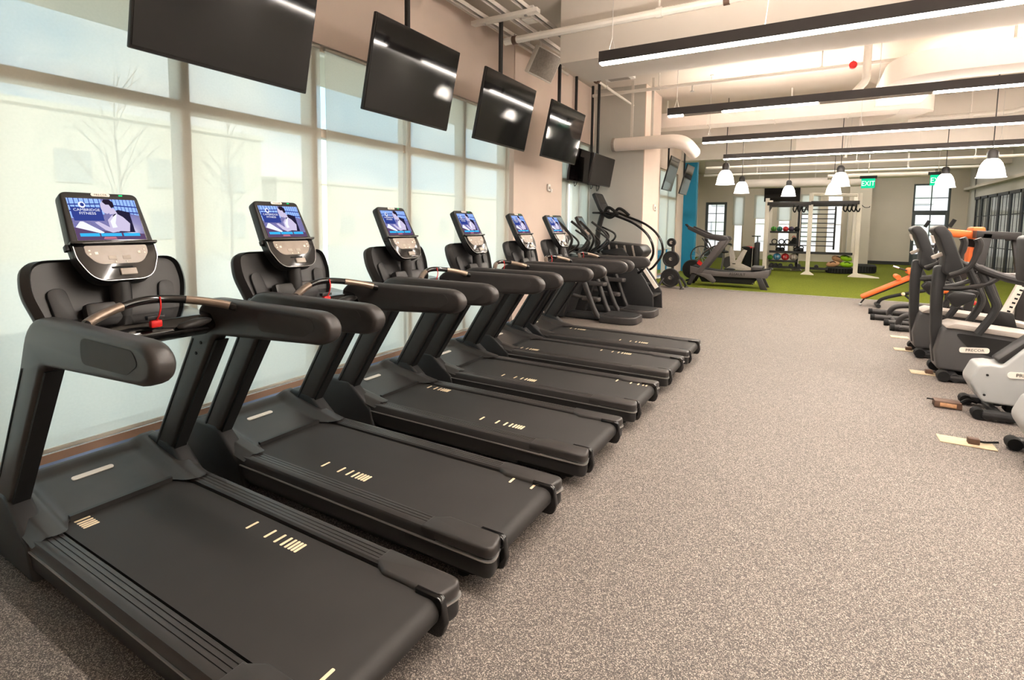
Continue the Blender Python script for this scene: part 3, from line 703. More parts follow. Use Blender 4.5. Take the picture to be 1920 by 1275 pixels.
# ================================================================== TREADMILLS
def treadmill():
    T = thing('treadmill', '', 'treadmill', group='treadmills in a row along the windows')
    # lower body
    MB().prism(rpoly([(-1.17, -.36, .06), (1.06, -.36, .05), (1.06, .36, .05), (-1.17, .36, .06)]), .035, .15, 'z', .02).build('base', 'rubber', T)
    for s in (-1, 1):
        for x in (-1.0, .95): MB().lathe([(0, 0), (.035, 0), (.03, .04), (0, .04)], 12, (x, s * .3, 0)).build('foot', 'rubber', T)
    # belt around the rear roller
    r = .05; bp = [(-.78, .205), (1.09, .205)] + [(1.09 + r * math.sin(k * PI / 10), .155 + r * math.cos(k * PI / 10)) for k in range(1, 10)] + [(1.09, .105), (-.78, .105)]
    MB().prism(bp, -.278, .278, 'y').build('running_belt', 'belt', T)
    # side rails with grooves, outer trim, end caps
    for s in (-1, 1):
        yo, yi = .392, .292
        cs = [(yi, .13), (yi, .212), (yi + .008, .221)]
        for g in (.315, .335, .355): cs += [(g - .002, .221), (g - .002, .217), (g + .002, .217), (g + .002, .221)]
        cs += [(yo - .02, .221), (yo - .006, .214), (yo, .20), (yo, .13)]
        rail = MB().prism([(s * a, b) for a, b in cs], -.72, .84, 'x').build('side_rail', 'charcoal', T)
        plan = rpoly([(.76, s * .293), (.78, s * .293, .02), (.84, s * .258, .03), (1.13, s * .258, .02), (1.165, s * .392, .12), (.76, s * .392)], 6)
        MB().prism(plan, .165, .2225, 'z', .014, seg=3).build('end_cap', 'charcoal', T)
        plan2 = rpoly([(.62, s * .30), (.76, s * .266, .03), (1.132, s * .262, .02), (1.172, s * .399, .12), (.62, s * .399)], 6)
        MB().prism(plan2, .158, .165, 'z').build('silver_trim', 'silver', T)
        MB().prism(rpoly([(.62, s * .30), (1.125, s * .264, .02), (1.16, s * .394, .12), (.62, s * .394)], 6), .075, .158, 'z', .02).build('end_cap_base', 'black_plastic', T)
        MB().prism(rpoly([(1.02, .06, .03), (1.15, .06, .05), (1.168, .12, .03), (1.15, .222, .03), (1.02, .222)]), s * .248, s * .28, 'y', .006).build('end_hook', 'gloss_black', T)
        box('silver_trim', (-.05, s * .396, .162), (1.36, .006, .007), 'silver', T)
        MB().prism([(s * .30, .04), (s * .30, .158), (s * .394, .158), (s * .394, .09), (s * .36, .04)], -.8, .66, 'x').build('side_skirt', 'black_plastic', T)
        # boot around the foot of the upright
        MB().prism(rpoly([(-1.23, .03), (-1.23, .22, .06), (-1.13, .36, .04), (-.90, .36, .05), (-.66, .18, .04), (-.62, .03)], 4), s * .31, s * .405, 'y', .02, seg=3).build('upright_boot', 'dark_charcoal', T)
    # motor hood
    def hood(u, v):
        y = (v - .5) * .80; a = abs(y)
        k = max(0.0, min(1.0, (a - .225) / .07)); k = k * k * (3 - 2 * k)
        xf = -.705 + .135 * k - .04 * max(0, a - .33) / .07
        x = -1.22 + (xf + 1.22) * u
        edge = .232 - .0 * k
        ridge = .335 + .03 * k
        prof = (1 - u) ** 1.15
        z = edge + (ridge - edge) * (prof if u > .1 else 1 - (.1 - u) * 3.2)
        # sunken centre panel
        pc = max(0.0, min(1.0, (.285 - a) / .03)); pu = max(0, min(1, (u - .14) / .08)) * max(0, min(1, (1.15 - u) / .1))
        z -= .016 * pc * pu
        z -= max(0, a - .36) * .9
        return (x, y, z)
    MB().grid(hood, 26, 56).build('motor_hood', 'charcoal', T, 1.2)
    MB().prism([(-.72, .206), (-.700, .206), (-.700, .232), (-.72, .234)], -.23, .23, 'y').build('hood_lip', 'black_plastic', T)
    xb_, zb_ = -1.0, None
    p0 = hood(.38, .5); p1 = hood(.48, .5); sl = (Vector(p1) - Vector(p0)).normalized()
    MB().prism(rpoly([(-.016, -.095, .016), (.016, -.095, .016), (.016, .095, .016), (-.016, .095, .016)]), -.002, .004, 'z', M=frame_M(Vector(p0) + Vector((0, -.01, .001)), sl, (0, 1, 0))).build('hood_badge', 'badge', T)
    # uprights with arms
    arm = rpoly([(-1.10, .27), (-.64, 1.0, .25), (-.52, 1.245, .22), (-.1, 1.243, .2)] + [(.35 + .132 * math.cos(a * PI / 14) ** .8, 1.167 + .077 * math.sin(a * PI / 14)) for a in range(7, 0, -1)] + [(.482, 1.172)] + [(.35 + .132 * math.cos(a * PI / 14) ** .8, 1.167 - .077 * math.sin(a * PI / 14)) for a in range(1, 7)] + [(.33, 1.089), (-.40, 1.045, .08), (-.90, .27)], 6)
    for s in (-1, 1):
        lo, hi = (.312, .398) if s > 0 else (-.398, -.312)
        h = MB().prism(arm, lo, hi, 'y', .026, seg=4).build('handrail', 'charcoal', T, .5)
        pad = rpoly([(-.02, 1.115, .04), (.32, 1.125, .05), (.40, 1.17, .03), (.36, 1.215, .04), (-.02, 1.215, .04)], 4)
        for q in (lo, hi):
            sg = 1 if q == hi else -1
            MB().prism(pad, q - .002, q + sg * .003 + (.002 if sg < 0 else 0), 'y').build('grip_pad', 'pad', h)
        # dark rear channel and groove on the upright
        MB().prism([(-.885, .30), (-.405, 1.02), (-.385, 1.02), (-.865, .30)], (lo + hi) / 2 - .032, (lo + hi) / 2 + .032, 'y').build('rear_channel', 'rubber', h)
        for q in (lo, hi):
            MB().prism([(-1.03, .32), (-.60, 1.01), (-.588, 1.01), (-1.018, .32)], q - .0025, q + .0025, 'y').build('groove', 'rubber', h)
        iy = lo if s > 0 else hi
        for (bx_, bz_) in ((-.47, 1.09), (-.52, .995), (-.57, .93)):
            MB().lathe([(0, -.003), (.009, -.003), (.009, .003), (0, .003)], 10, (bx_, iy, bz_), 'y').build('screw', 'rubber', h)
    # crossbar between the uprights
    MB().prism(rpoly([(-.70, 1.07, .03), (-.46, 1.05, .03), (-.36, 1.10, .03), (-.42, 1.165, .03), (-.66, 1.19, .04)], 4), -.315, .315, 'y', .01).build('crossbar', 'gloss_black', T)
    for s in (-1, 1):
        MB().ell((-.365, s * .2, 1.135), (.03, .085, .022), 16, 8, rot=(s * .10, .3, 0)).build('control_paddle', 'frame_grey', T)
    # curved pulse grip
    g = [(-.20, -.33, 1.21), (-.25, -.27, 1.235), (-.31, -.16, 1.262), (-.35, -.05, 1.277), (-.35, .05, 1.277), (-.31, .16, 1.262), (-.25, .27, 1.235), (-.20, .33, 1.21)]
    gp = spl(g, 5); MB().tube(gp, .019, 14).build('pulse_grip', 'gloss_black', T)
    for a, b in ((3, 11), (len(gp) - 12, len(gp) - 4)): MB().tube(gp[a:b + 1], .0205, 14).build('pulse_sensor', 'grip_metal', T)
    # safety key and cord
    k = MB().box((-.345, .012, 1.165), (.03, .05, .035), .008).build('safety_key', 'red', T)
    MB().tube(spl([(-.335, .03, 1.29), (-.32, .025, 1.25), (-.325, .02, 1.21), (-.335, .012, 1.18)]), .0035, 6).build('key_cord', 'red', k)
    MB().box((-.35, .012, 1.195), (.03, .075, .018), .004).build('key_holder', 'frame_grey', k)
    # dashboard tray behind the console
    od = Vector((-.62, 0, 1.14)); du = Vector((-.36, 0, 1)).normalized()
    M = frame_M(od, (0, 1, 0), du)
    shp = rpoly([(-.30, 0, .03), (-.352, .20, .3), (-.335, .345, .12), (.335, .345, .12), (.352, .20, .3), (.30, 0, .03)], 6)
    MB().prism(shp, -.075, -.03, 'z', .014, M=M, seg=3).build('dashboard', 'charcoal', T, .5)
    inn = [(x * .9, .012 + y * .93) for x, y in shp]
    rim = MB(); n = len(shp)
    for i in range(n):
        j = (i + 1) % n
        for (A, B, za, zb2) in ((shp, [(x * .93, .008 + y * .955) for x, y in shp], -.03, .004), ([(x * .93, .008 + y * .955) for x, y in shp], inn, .004, -.022)):
            f = rim.bm.faces.new([rim.bm.verts.new(M @ Vector(q)) for q in ((*A[i], za), (*A[j], za), (*B[j], zb2), (*B[i], zb2))]); f.smooth = True
    rim.bm.faces.ensure_lookup_table(); rim.build('dashboard_rim', 'black_plastic', T, .5)
    MB().prism(inn, -.029, -.022, 'z', M=M).build('dashboard_well', 'black_plastic', T)
    for s in (-1, 1):
        MB().prism(rpoly([(s * .17, .03, .02), (s * .255, .04, .02), (s * .275, .2, .05), (s * .20, .21, .05)], 4), -.026, -.004, 'z', .008, M=M).build('cup_holder', 'dark_charcoal', T)
    MB().box((0, .06, .02), (.32, .10, .06), .02, M=M).build('dashboard_shelf', 'black_plastic', T)
    MB().tube([M @ Vector((-.2, .01, .05)), M @ Vector((-.07, .01, .05))], .005, 6).build('tray_edge', 'silver', T)
    # console
    oc = Vector((-.575, 0, 1.325)); cu = Vector((-.245, 0, .455)).normalized(); M = frame_M(oc, (0, 1, 0), cu); Lc = .515
    body = rpoly([(-.165, Lc, .035), (.165, Lc, .035), (.178, .25, .06), (.172, .15, .13), (.122, .03, .10), (-.122, .03, .10), (-.172, .15, .13), (-.178, .25, .06)], 7)
    c = MB().prism(body, -.055, .012, 'z', .014, M=M, seg=3).build('console', 'black_plastic', T, .5)
    MB().prism([(x * .985, .003 + y * .985) for x, y in rpoly([(-.176, .225), (.176, .225), (.174, .15, .13), (.124, .027, .10), (-.124, .027, .10), (-.174, .15, .13)], 6)], -.008, .016, 'z', .006, M=M).build('lower_bezel', 'gloss_black', c, .5)
    edge = [M @ Vector((x * .99, y, .0165)) for x, y in rpoly([(-.174, .215), (-.172, .15, .13), (-.123, .031, .10), (.123, .031, .10), (.172, .15, .13), (.174, .215)], 6)]
    MB().tube(edge, .0019, 6).build('silver_edge', 'silver', c)
    MB().box((0, .229, .02), (.368, .012, .026), .004, M=M).build('reading_ledge', 'gloss_black', c)
    MB().prism(rpoly([(-.04, .490, .008), (.04, .490, .008), (.04, .507, .008), (-.04, .507, .008)]), .010, .015, 'z', M=M).build('top_badge', 'badge', c)
    text_mesh('top_lettering', 'PRECOR', .013, 'frame_grey', c, frame_M(M @ Vector((0, .4985, .0155)), M.col[0][:3], M.col[1][:3]), .0003, spacing=1.2)
    MB().box((.088, .500, .011), (.016, .006, .006), 0, M=M).build('status_led', 'led_green', c)
    MB().prism(rpoly([(-.132, .216, .01), (.132, .216, .01), (.132, .175, .04), (.095, .118, .07), (-.095, .118, .07), (-.132, .175, .04)], 7), .014, .018, 'z', M=M).build('keypad', 'keypad', c)
    for (x, y, w, hh) in ((-.03, .15, .034, .02), (.03, .15, .034, .02), (-.09, .176, .014, .014), (.09, .176, .014, .014), (-.115, .19, .008, .008), (-.115, .172, .008, .008), (.115, .19, .008, .008), (.115, .172, .008, .008), (-.02, .128, .006, .01), (.025, .128, .006, .01)):
        MB().box((x, y, .0185), (w, hh, .003), .002, M=M).build('button', 'badge' if w < .03 else 'ball_grey', c)
    MB().box((.02, .072, .018), (.07, .034, .016), .004, M=M).build('card_reader', 'ball_grey', c)
    MB().box((-.0, .098, .016), (.09, .010, .006), .002, M=M).build('reader_slot', 'rubber', c)
    MB().tube([M @ Vector((0, .06, -.045)), Vector((-.63, 0, 1.25)), Vector((-.62, 0, 1.15))], .045, 14).build('console_neck', 'black_plastic', T)
    # picture on the screen
    s = MB(); sx, sy, sw, sh = -.145, .248, .290, .228
    def Q(pts): return [(sx + a * sw, sy + b * sh) for a, b in pts]
    h0 = .0135
    s.flat(Q([(0, 0), (1, 0), (1, 1), (0, 1)]), h0, M, 'scr_bg')
    s.flat(Q([(0, .52), (.48, .62), (.48, 1), (0, 1)]), h0 + .0002, M, 'scr_window'); s.flat(Q([(.62, .72), (1, .60), (1, 1), (.62, 1)]), h0 + .0002, M, 'scr_window')
    for k in range(7):
        x = .02 + k * .07; s.flat(Q([(x, .54), (x + .012, .54), (x + .012, 1), (x, 1)]), h0 + .0003, M, 'scr_navy')
        x = .64 + k * .055; s.flat(Q([(x, .62), (x + .01, .62), (x + .01, 1), (x, 1)]), h0 + .0003, M, 'scr_navy')
    for z in (.68, .83): s.flat(Q([(0, z), (.48, z + .03), (.48, z + .06), (0, z + .03)]), h0 + .0004, M, 'scr_navy'); s.flat(Q([(.62, z), (1, z - .03), (1, z), (.62, z + .03)]), h0 + .0004, M, 'scr_navy')
    s.flat(Q([(.03, .46), (.45, .46), (.45, .79), (.03, .79)]), h0 + .0005, M, 'scr_navy')
    s.flat(Q([(.62, .18), (.86, .18), (.86, .68), (.70, .74), (.62, .70)]), h0 + .0005, M, 'scr_dark')
    s.flat(Q([(0, 0), (1, 0), (1, .14), (.5, .20), (0, .30)]), h0 + .0005, M, 'scr_machine')
    # figure: torso, arm, neck, head, hair, vest strap
    s.flat(Q([(.50, .22), (.78, .20), (.82, .40), (.74, .56), (.66, .64), (.58, .60), (.50, .48)]), h0 + .0007, M, 'scr_skin')
    s.flat(Q([(.62, .60), (.66, .64), (.60, .40), (.62, .24), (.54, .24), (.53, .45)]), h0 + .0009, M, 'scr_white')
    s.flat(Q([(.30, .42), (.36, .44), (.52, .28), (.68, .32), (.72, .44), (.78, .40), (.74, .24), (.52, .17), (.42, .24)]), h0 + .0010, M, 'scr_skin')
    s.flat(Q([(.55, .62), (.56, .74), (.64, .78), (.67, .64)]), h0 + .0008, M, 'scr_skin')
    s.flat(Q([(.455, .72), (.47, .66), (.52, .63), (.58, .68), (.61, .78), (.60, .92), (.50, .96), (.455, .88), (.448, .80)]), h0 + .0011, M, 'scr_skin')
    s.flat(Q([(.49, .93), (.53, .86), (.58, .86), (.60, .78), (.65, .80), (.65, .92), (.60, .99), (.52, .99)]), h0 + .0013, M, 'scr_hair')
    s.flat(Q([(.58, .58), (.62, .62), (.66, .64), (.60, .57)]), h0 + .0014, M, 'scr_hair')
    s.flat(Q([(.02, .30), (.10, .44), (.14, .44), (.40, .18), (.36, .15)]), h0 + .0009, M, 'scr_white')
    s.flat(Q([(.02, .20), (.08, .26), (.30, .12), (.28, .09)]), h0 + .0009, M, 'scr_machine')
    for a, b in ((.05, .32), (.34, .64), (.67, .92)): s.flat(Q([(a, .085), (b, .085), (b, .16), (a, .16)]), h0 + .0012, M, 'scr_bar')
    s.flat(Q([(.36, .02), (.56, .02), (.54, .07), (.38, .07)]), h0 + .0012, M, 'scr_red')
    s.flat(Q([(.19 + .05 * math.cos(k * PI / 8), .84 + .077 * math.sin(k * PI / 8)) for k in range(16)]), h0 + .0013, M, 'scr_white')
    s.flat(Q([(.195 + .028 * math.cos(k * PI / 8), .845 + .043 * math.sin(k * PI / 8)) for k in range(16)]), h0 + .0015, M, 'scr_navy')
    sc_ = s.build('screen', 'scr_bg', c)
    u_, v_ = M.col[0][:3], M.col[1][:3]
    text_mesh('screen_lettering', 'CAMBRIDGE\nFITNESS', .0195, 'scr_white', sc_, frame_M(M @ Vector((sx + .24 * sw, sy + .675 * sh, h0 + .0014)), u_, v_), .0001)
    MB().box((0, .362, .0125), (.298, .236, .002), 0, M=M).build('screen_bezel', 'gloss_black', c)
    for z in (.36,): MB().box((-.185, .222, -.02), (.016, .03, .03), .004, M=M).build('side_latch', 'black_plastic', c)
    return T
TY = [1.24, 2.23, 3.32, 4.38, 5.47, 6.44]
TL = ['black treadmill nearest the camera, filling the lower left corner', 'second black treadmill from the camera, gold dashes at its rear corner', 'third black treadmill from the camera, below the second hanging television',
      'fourth black treadmill from the camera, in the middle of the row', 'fifth black treadmill from the camera, second last in the row', 'last black treadmill in the row, in front of the tan pier']
tm = treadmill(); tm.location = (-2.3, TY[0], 0); tm['label'] = TL[0]
TM = [tm] + [dup(tm, (-2.3, y, 0), l) for y, l in zip(TY[1:], TL[1:])]
DASH = [0, .135, .205, .250, .280, .303, .324, .344]
dash_me = {}
def marking(T, x0, y, sub=range(8), skip_over=None):
    for i in sub:
        x = x0 + DASH[i]
        if x > 1.085 or x < -.695: continue
        if 'd' not in dash_me:
            o = MB().prism(rpoly([(-.007, -.032, .004), (.007, -.032, .004), (.007, .032, .004), (-.007, .032, .004)], 2), 0, .0012, 'z').build('belt_dash', 'mark_gold', T); dash_me['d'] = o.data
        else:
            o = bpy.data.objects.new('belt_dash', dash_me['d']); COL.objects.link(o); o.parent = T
        o.location = (x, y, .2048)
for T, gs in zip(TM, ([(.06, .2), (-.93, -.19), (1.03, -.19)], [(-.15, -.18), (.90, .235)], [(-.70, .22), (.24, -.16)], [(-.20, -.18), (.79, .24)], [(-.72, -.2), (.25, .2)], [(-.70, .22), (.26, -.12)])):
    for x0, y in gs: marking(T, x0, y)

# ================================================================== ELLIPTICAL STRIDERS AND STAIR CLIMBER (left, beyond the treadmills)
def strider():
    t = thing('stride_trainer', '', 'elliptical', group='stride trainers beyond the treadmills')   # local x = X + 2.5 at the rear pad
    pad = rpoly([(-.62, -.30, .03), (-.25, -.33, .25), (0, -.25, .25), (0, .25, .25), (-.25, .33, .25), (-.62, .30, .03)], 10)
    MB().prism(pad, .0, .13, 'z', .03, seg=3).build('rear_pad', 'charcoal', t)
    MB().prism([(x * .82 - .04, y * .8) for x, y in pad], .128, .136, 'z').build('pad_tread', 'dark_charcoal', t)
    MB().box((-1.05, 0, .06), (.95, .30, .10), .03).build('base_frame', 'dark_charcoal', t)
    MB().prism(rpoly([(-1.75, .02, .05), (-1.3, .02, .03), (-1.05, .75, .1), (-1.1, 1.02, .06), (-1.6, 1.18, .1), (-1.78, .9, .1)], 5), -.26, .26, 'y', .04, seg=3).build('drive_housing', 'dark_charcoal', t)
    MB().prism(rpoly([(-1.7, 1.10, .03), (-1.1, .98, .03), (-.85, .95, .05), (-.82, 1.08, .05), (-1.15, 1.12, .04), (-1.62, 1.28, .04)], 4), -.30, .30, 'y', .03).build('housing_cap', 'gloss_black', t)
    for s in (-1, 1):
        MB().tube(spl([(-.62, s * .27, .07), (-.72, s * .29, .25), (-.92, s * .31, .75), (-1.05, s * .31, 1.05)]), [.045] * 12 + [.036] * 7, 12).build('side_post', 'frame_grey', t)
        MB().tube(spl([(-1.32, s * .22, 1.05), (-1.12, s * .36, 1.35), (-1.16, s * .36, 1.5), (-1.42, s * .30, 1.72)]), .024, 10).build('moving_arm', 'black_plastic', t)
        MB().tube(spl([(-1.35, s * .20, 1.1), (-1.08, s * .25, 1.26), (-1.05, s * .25, 1.38), (-1.3, s * .23, 1.56)]), .018, 10).build('fixed_handle', 'black_plastic', t)
        MB().prism(rpoly([(-.98, s * .08, .03), (-.66, s * .07, .05), (-.64, s * .22, .06), (-.98, s * .20, .03)], 4), .46 + .12 * s, .53 + .12 * s, 'z', .015).build('foot_pedal', 'steel_grey', t)
        MB().tube([(-1.25, s * .15, .55 + .12 * s), (-.8, s * .15, .49 + .12 * s)], .03, 8).build('pedal_arm', 'steel_grey', t)
    M = frame_M((-1.33, 0, 1.38), (0, 1, 0), (-.25, 0, .46))
    c = MB().prism(rpoly([(-.14, .5, .03), (.14, .5, .03), (.16, .2, .1), (.12, 0, .08), (-.12, 0, .08), (-.16, .2, .1)], 5), -.05, .01, 'z', .012, M=M).build('console', 'charcoal', t)
    MB().box((0, .36, .012), (.23, .2, .004), 0, M=M).build('screen', 'ext_pane', c)
    MB().prism(rpoly([(-.1, .2, .01), (.1, .2, .01), (.07, .09, .04), (-.07, .09, .04)], 4), .010, .014, 'z', M=M).build('keypad', 'keypad', c)
    MB().tube([(-1.38, 0, 1.1), (-1.36, 0, 1.42)], .04, 12).build('console_neck', 'black_plastic', t)
    return t
st = strider(); st.location = (-2.45, 8.6, 0); st['label'] = 'dark stride trainer beside the last treadmill, its rounded rear pad nearest'
dup(st, (-2.38, 9.45, 0), 'dark stride trainer behind the other one, its rounded rear pad farther away')

t = thing('stair_climber', 'tall dark stair climber with long curved handrails against the grey wall', 'stair climber', (-2.45, 10.22, 0))
MB().prism(rpoly([(-1.45, .0), (-1.45, .95, .1), (-1.2, 1.15, .1), (-.75, 1.22, .06), (-.55, .98, .08), (-.28, .62, .06), (-.12, .34, .05), (-.1, .0)], 4), -.36, -.30, 'y', .02).build('side_cover', 'dark_charcoal', t)
MB().prism(rpoly([(-1.45, .0), (-1.45, .95, .1), (-1.2, 1.15, .1), (-.75, 1.22, .06), (-.55, .98, .08), (-.28, .62, .06), (-.12, .34, .05), (-.1, .0)], 4), .30, .36, 'y', .02).build('side_cover', 'dark_charcoal', t)
MB().box((-.85, 0, .10), (1.2, .56, .16), .02).build('base', 'rubber', t)
for i in range(5):
    x, z = -.24 - i * .19, .30 + i * .19
    MB().box((x, 0, z), (.22, .58, .035), .008).build('step', 'black_plastic', t)
    MB().box((x - .1, 0, z - .09), (.02, .57, .17), .004).build('riser', 'dark_charcoal', t)
MB().prism([(-.46, 1.0), (-.40, 1.02), (-.02, .5), (-.08, .46)], -.372, -.34, 'y').build('light_stripe', 'badge', t)
for s in (-1, 1):
    MB().tube(spl([(-1.1, s * .34, 1.92), (-.95, s * .35, 1.86), (-.5, s * .36, 1.68), (-.22, s * .36, 1.43), (-.14, s * .36, 1.12), (-.3, s * .36, .84), (-.42, s * .36, .74)]), .024, 10).build('handrail', 'gloss_black', t)
    MB().tube(spl([(-1.15, s * .30, 1.90), (-1.08, s * .33, 2.0), (-.98, s * .34, 1.97), (-.85, s * .35, 1.86)]), .03, 10).build('front_grip', 'rubber', t)
    MB().tube(spl([(-1.36, s * .12, 1.62), (-1.12, s * .2, 1.5), (-1.1, s * .2, 1.38), (-1.3, s * .15, 1.2)]), .02, 8).build('brace', 'gloss_black', t)
MB().tube(spl([(-1.36, 0, .9), (-1.4, 0, 1.3), (-1.36, 0, 1.65), (-1.28, 0, 1.95)]), .055, 12).build('mast', 'black_plastic', t)
MB().prism(rpoly([(-1.2, 1.02, .05), (-.42, 1.02, .08), (-.32, 1.14, .08), (-.42, 1.27, .08), (-1.15, 1.33, .06)], 5), -.30, .30, 'y', .03).build('shroud', 'black_plastic', t)
for x in (-1.02, -.86, -.70, -.54): MB().box((x, -.30, 1.16), (.035, .03, .22), .006, rot=(0, -.25, 0)).build('shroud_rib', 'grille', t)
MB().box((-1.22, 0, 1.9), (.36, .68, .04), .015).build('tray', 'gloss_black', t)
M = frame_M((-1.22, 0, 1.93), (0, 1, 0), (-.2, 0, .40))
c = MB().prism(rpoly([(-.24, .42, .05), (.24, .42, .05), (.26, .05, .06), (.2, 0, .05), (-.2, 0, .05), (-.26, .05, .06)], 5), -.06, .01, 'z', .015, M=M).build('console', 'dark_charcoal', t)
MB().box((0, .27, .012), (.3, .18, .004), 0, M=M).build('screen', 'tv_glass', c)
MB().box((0, .09, .012), (.36, .10, .004), 0, M=M).build('keypad', 'frame_grey', c)
MB().tube(spl([(-1.15, -.3, 1.88), (-1.02, -.33, 1.82), (-.9, -.34, 1.9)]), .045, 10).build('cable_hub', 'rubber', t)

# ================================================================== WEIGHT PLATE TREE
t = thing('weight_plate_tree', 'grey plate tree holding black weight plates at the edge of the turf', 'weight rack', (-3.2, 14.25, 0))
MB().tube([(0, 0, .05), (-.02, 0, 1.3)], .04, 10).build('post', 'frame_grey', t)
for s in (-1, 1):
    MB().tube(spl([(0, 0, .30), (.18, s * .16, .26), (.30, s * .28, .05)]), .035, 10).build('leg', 'frame_grey', t)
    MB().lathe([(0, 0), (.06, 0), (.05, .03), (0, .03)], 12, (.31, s * .29, 0)).build('foot', 'frame_grey', t)
    MB().tube(spl([(0, 0, .30), (-.18, s * .16, .26), (-.30, s * .28, .05)]), .035, 10).build('leg', 'frame_grey', t)
for z in (1.22, .78, .28):
    MB().tube([(0, 0, z), (0, -.34, z)], .025, 10).build('peg', 'chrome', t)
for z, r, lab in ((1.22, .115, 'small black weight plate on the top peg of the tree'), (.78, .215, 'medium black weight plate on the middle peg'), (.28, .25, 'large black weight plate on the lowest peg')):
    w = thing('weight_plate', lab, 'weight plate', (-3.22, 14.25 - .17, z))
    MB().lathe([(.03, -.05), (r * .35, -.05), (r * .4, -.03), (r * .8, -.03), (r * .86, -.045), (r, -.04), (r, .04), (.03, .04)], 28, axis='y', closed=True).build('disc', 'iron', w)
    MB().lathe([(.026, -.055), (.045, -.055), (.045, -.045), (.026, -.045)], 16, axis='y', closed=True).build('hub', 'chrome', w)

# ================================================================== CURVED MANUAL TREADMILL
t = thing('curved_treadmill', 'grey curved manual treadmill with sloping handrails on the green turf', 'treadmill', (0, 15.4, 0))
def ct(u): return .40 + .12 * (2 * u - 1) ** 2
for s in (-1, 1):
    y = s * .36
    pr = [(-2.9 + 2.0 * k / 16, ct(k / 16) + .03) for k in range(17)] + [(-.92, .40)] + [(-.95 - 1.95 * k / 10, .30 + .02 * (2 * k / 10 - 1) ** 2) for k in range(11)]
    MB().prism(pr, y - .03, y + .03, 'y', .01).build('side_rail', 'steel_grey', t)
    MB().prism(rpoly([(-2.75, .38), (-2.6, .36), (-1.93, 1.33, .04), (-2.12, 1.33)], 4), y - .04, y + .04, 'y', .01).build('upright', 'steel_grey', t)
    MB().prism(rpoly([(-2.16, 1.26), (-1.92, 1.30, .03), (-1.98, 1.39, .03), (-2.45, 1.44), (-2.98, 1.67, .03), (-3.02, 1.58, .03), (-2.5, 1.33)], 4), y - .045, y + .045, 'y', .015).build('handrail', 'frame_grey', t)
    MB().prism([(-1.22, .32), (-1.08, .32), (-.93, .0), (-1.10, .0)], y - .03, y + .03, 'y', .006).build('rear_leg', 'frame_grey', t)
    MB().lathe([(0, -.03), (.06, -.03), (.06, .03), (0, .03)], 14, (-2.93, y * .8, .06), 'y').build('wheel', 'rubber', t)
    MB().prism([(-2.95, .06), (-2.85, .06), (-2.7, .36), (-2.85, .36)], y - .03, y + .03, 'y').build('front_leg', 'frame_grey', t)
for k in range(40):
    u = k / 39; x = -2.86 + 1.92 * u
    sl = MB().box((0, 0, 0), (.044, .62, .03), .004).build('slat', 'rubber', t) if k == 0 else None
    if k == 0: slat_me = sl.data; o = sl
    else: o = bpy.data.objects.new('slat', slat_me); COL.objects.link(o); o.parent = t
    o.location = (x, 0, ct(u) + .02); o.rotation_euler = (0, -math.atan(.48 * (2 * u - 1) / 1.92), 0)
MB().prism([(-2.7, .30), (-1.15, .30), (-1.35, .12), (-2.6, .12)], -.28, .28, 'y', .02).build('underbody', 'rubber', t)
MB().tube([(-2.98, -.38, 1.6), (-2.98, .38, 1.6)], .025, 10).build('cross_handle', 'rubber', t)
M = frame_M((-3.02, 0, 1.60), (0, 1, 0), (-.3, 0, .3)); MB().box((0, .07, 0), (.24, .18, .04), .01, M=M).build('display', 'rubber', t)
MB().prism(rpoly([(-2.78, .36), (-2.35, .36), (-2.2, .18, .04), (-2.28, .1, .03), (-2.5, .25)], 3), -.42, -.36, 'y', .008).build('kick_plate', 'steel_grey', t)
MB().prism([(-1.35, .50), (-1.08, .53), (-1.08, .60), (-1.35, .60)], -.40, .40, 'y', .01).build('rear_roller_cover', 'frame_grey', t)
text_mesh('lettering', 'ASSAULT', .10, 'rubber', t, frame_M((-1.68, -.392, .385), (1, 0, 0), (0, 0, 1)), .001)

# ================================================================== AIR BIKE AND SPIN BIKE
t = thing('air_bike', 'grey fan bike half hidden behind the curved treadmill', 'exercise bike', (-2.75, 17.2, 0))
MB().lathe([(.30, -.04), (.33, -.04), (.33, .04), (.30, .04)], 28, (-.25, 0, .72), 'y', closed=True).build('fan_cage', 'frame_grey', t)
for k in range(10):
    a = k * PI / 5; MB().box((-.25 + .15 * math.cos(a), 0, .72 + .15 * math.sin(a)), (.30, .05, .012), rot=(0, -a, 0)).build('fan_blade', 'ext_pane', t)
MB().prism([(-.5, .05), (.55, .05), (.5, .14), (.0, .2), (-.1, .42), (-.3, .42), (-.4, .14)], -.05, .05, 'y', .01).build('frame', 'steel_grey', t)
for s in (-1, 1):
    MB().tube(spl([(.0, s * .14, .45), (.05, s * .2, .8), (-.05, s * .24, 1.1), (-.2, s * .25, 1.3)]), .022, 8).build('handle_arm', 'frame_grey', t)
    MB().box((0.05 + .15 * s, s * .13, .36 - .1 * s), (.1, .09, .03), .006).build('pedal', 'rubber', t)
for x in (-.48, .52): MB().tube([(x, -.26, .04), (x, .26, .04)], .035, 10).build('foot', 'rubber', t)
MB().tube([(.35, 0, .12), (.42, 0, .85)], .03, 10).build('seat_post', 'steel_grey', t)
MB().ell((.42, 0, .88), (.14, .1, .04), 14, 8).build('saddle', 'rubber', t)
MB().box((-.1, 0, 1.2), (.05, .2, .14), .015).build('display', 'rubber', t)
t = thing('rowing_machine', 'low black rowing machine with red stripe behind the curved treadmill', 'rowing machine', (-2.6, 16.4, 0))
MB().lathe([(0, -.1), (.27, -.1), (.29, -.07), (.29, .07), (.27, .1), (0, .1)], 26, (-.5, 0, .36), 'y').build('flywheel_cover', 'rubber', t)
MB().box((.45, 0, .32), (1.7, .07, .07), .015).build('monorail', 'steel_grey', t)
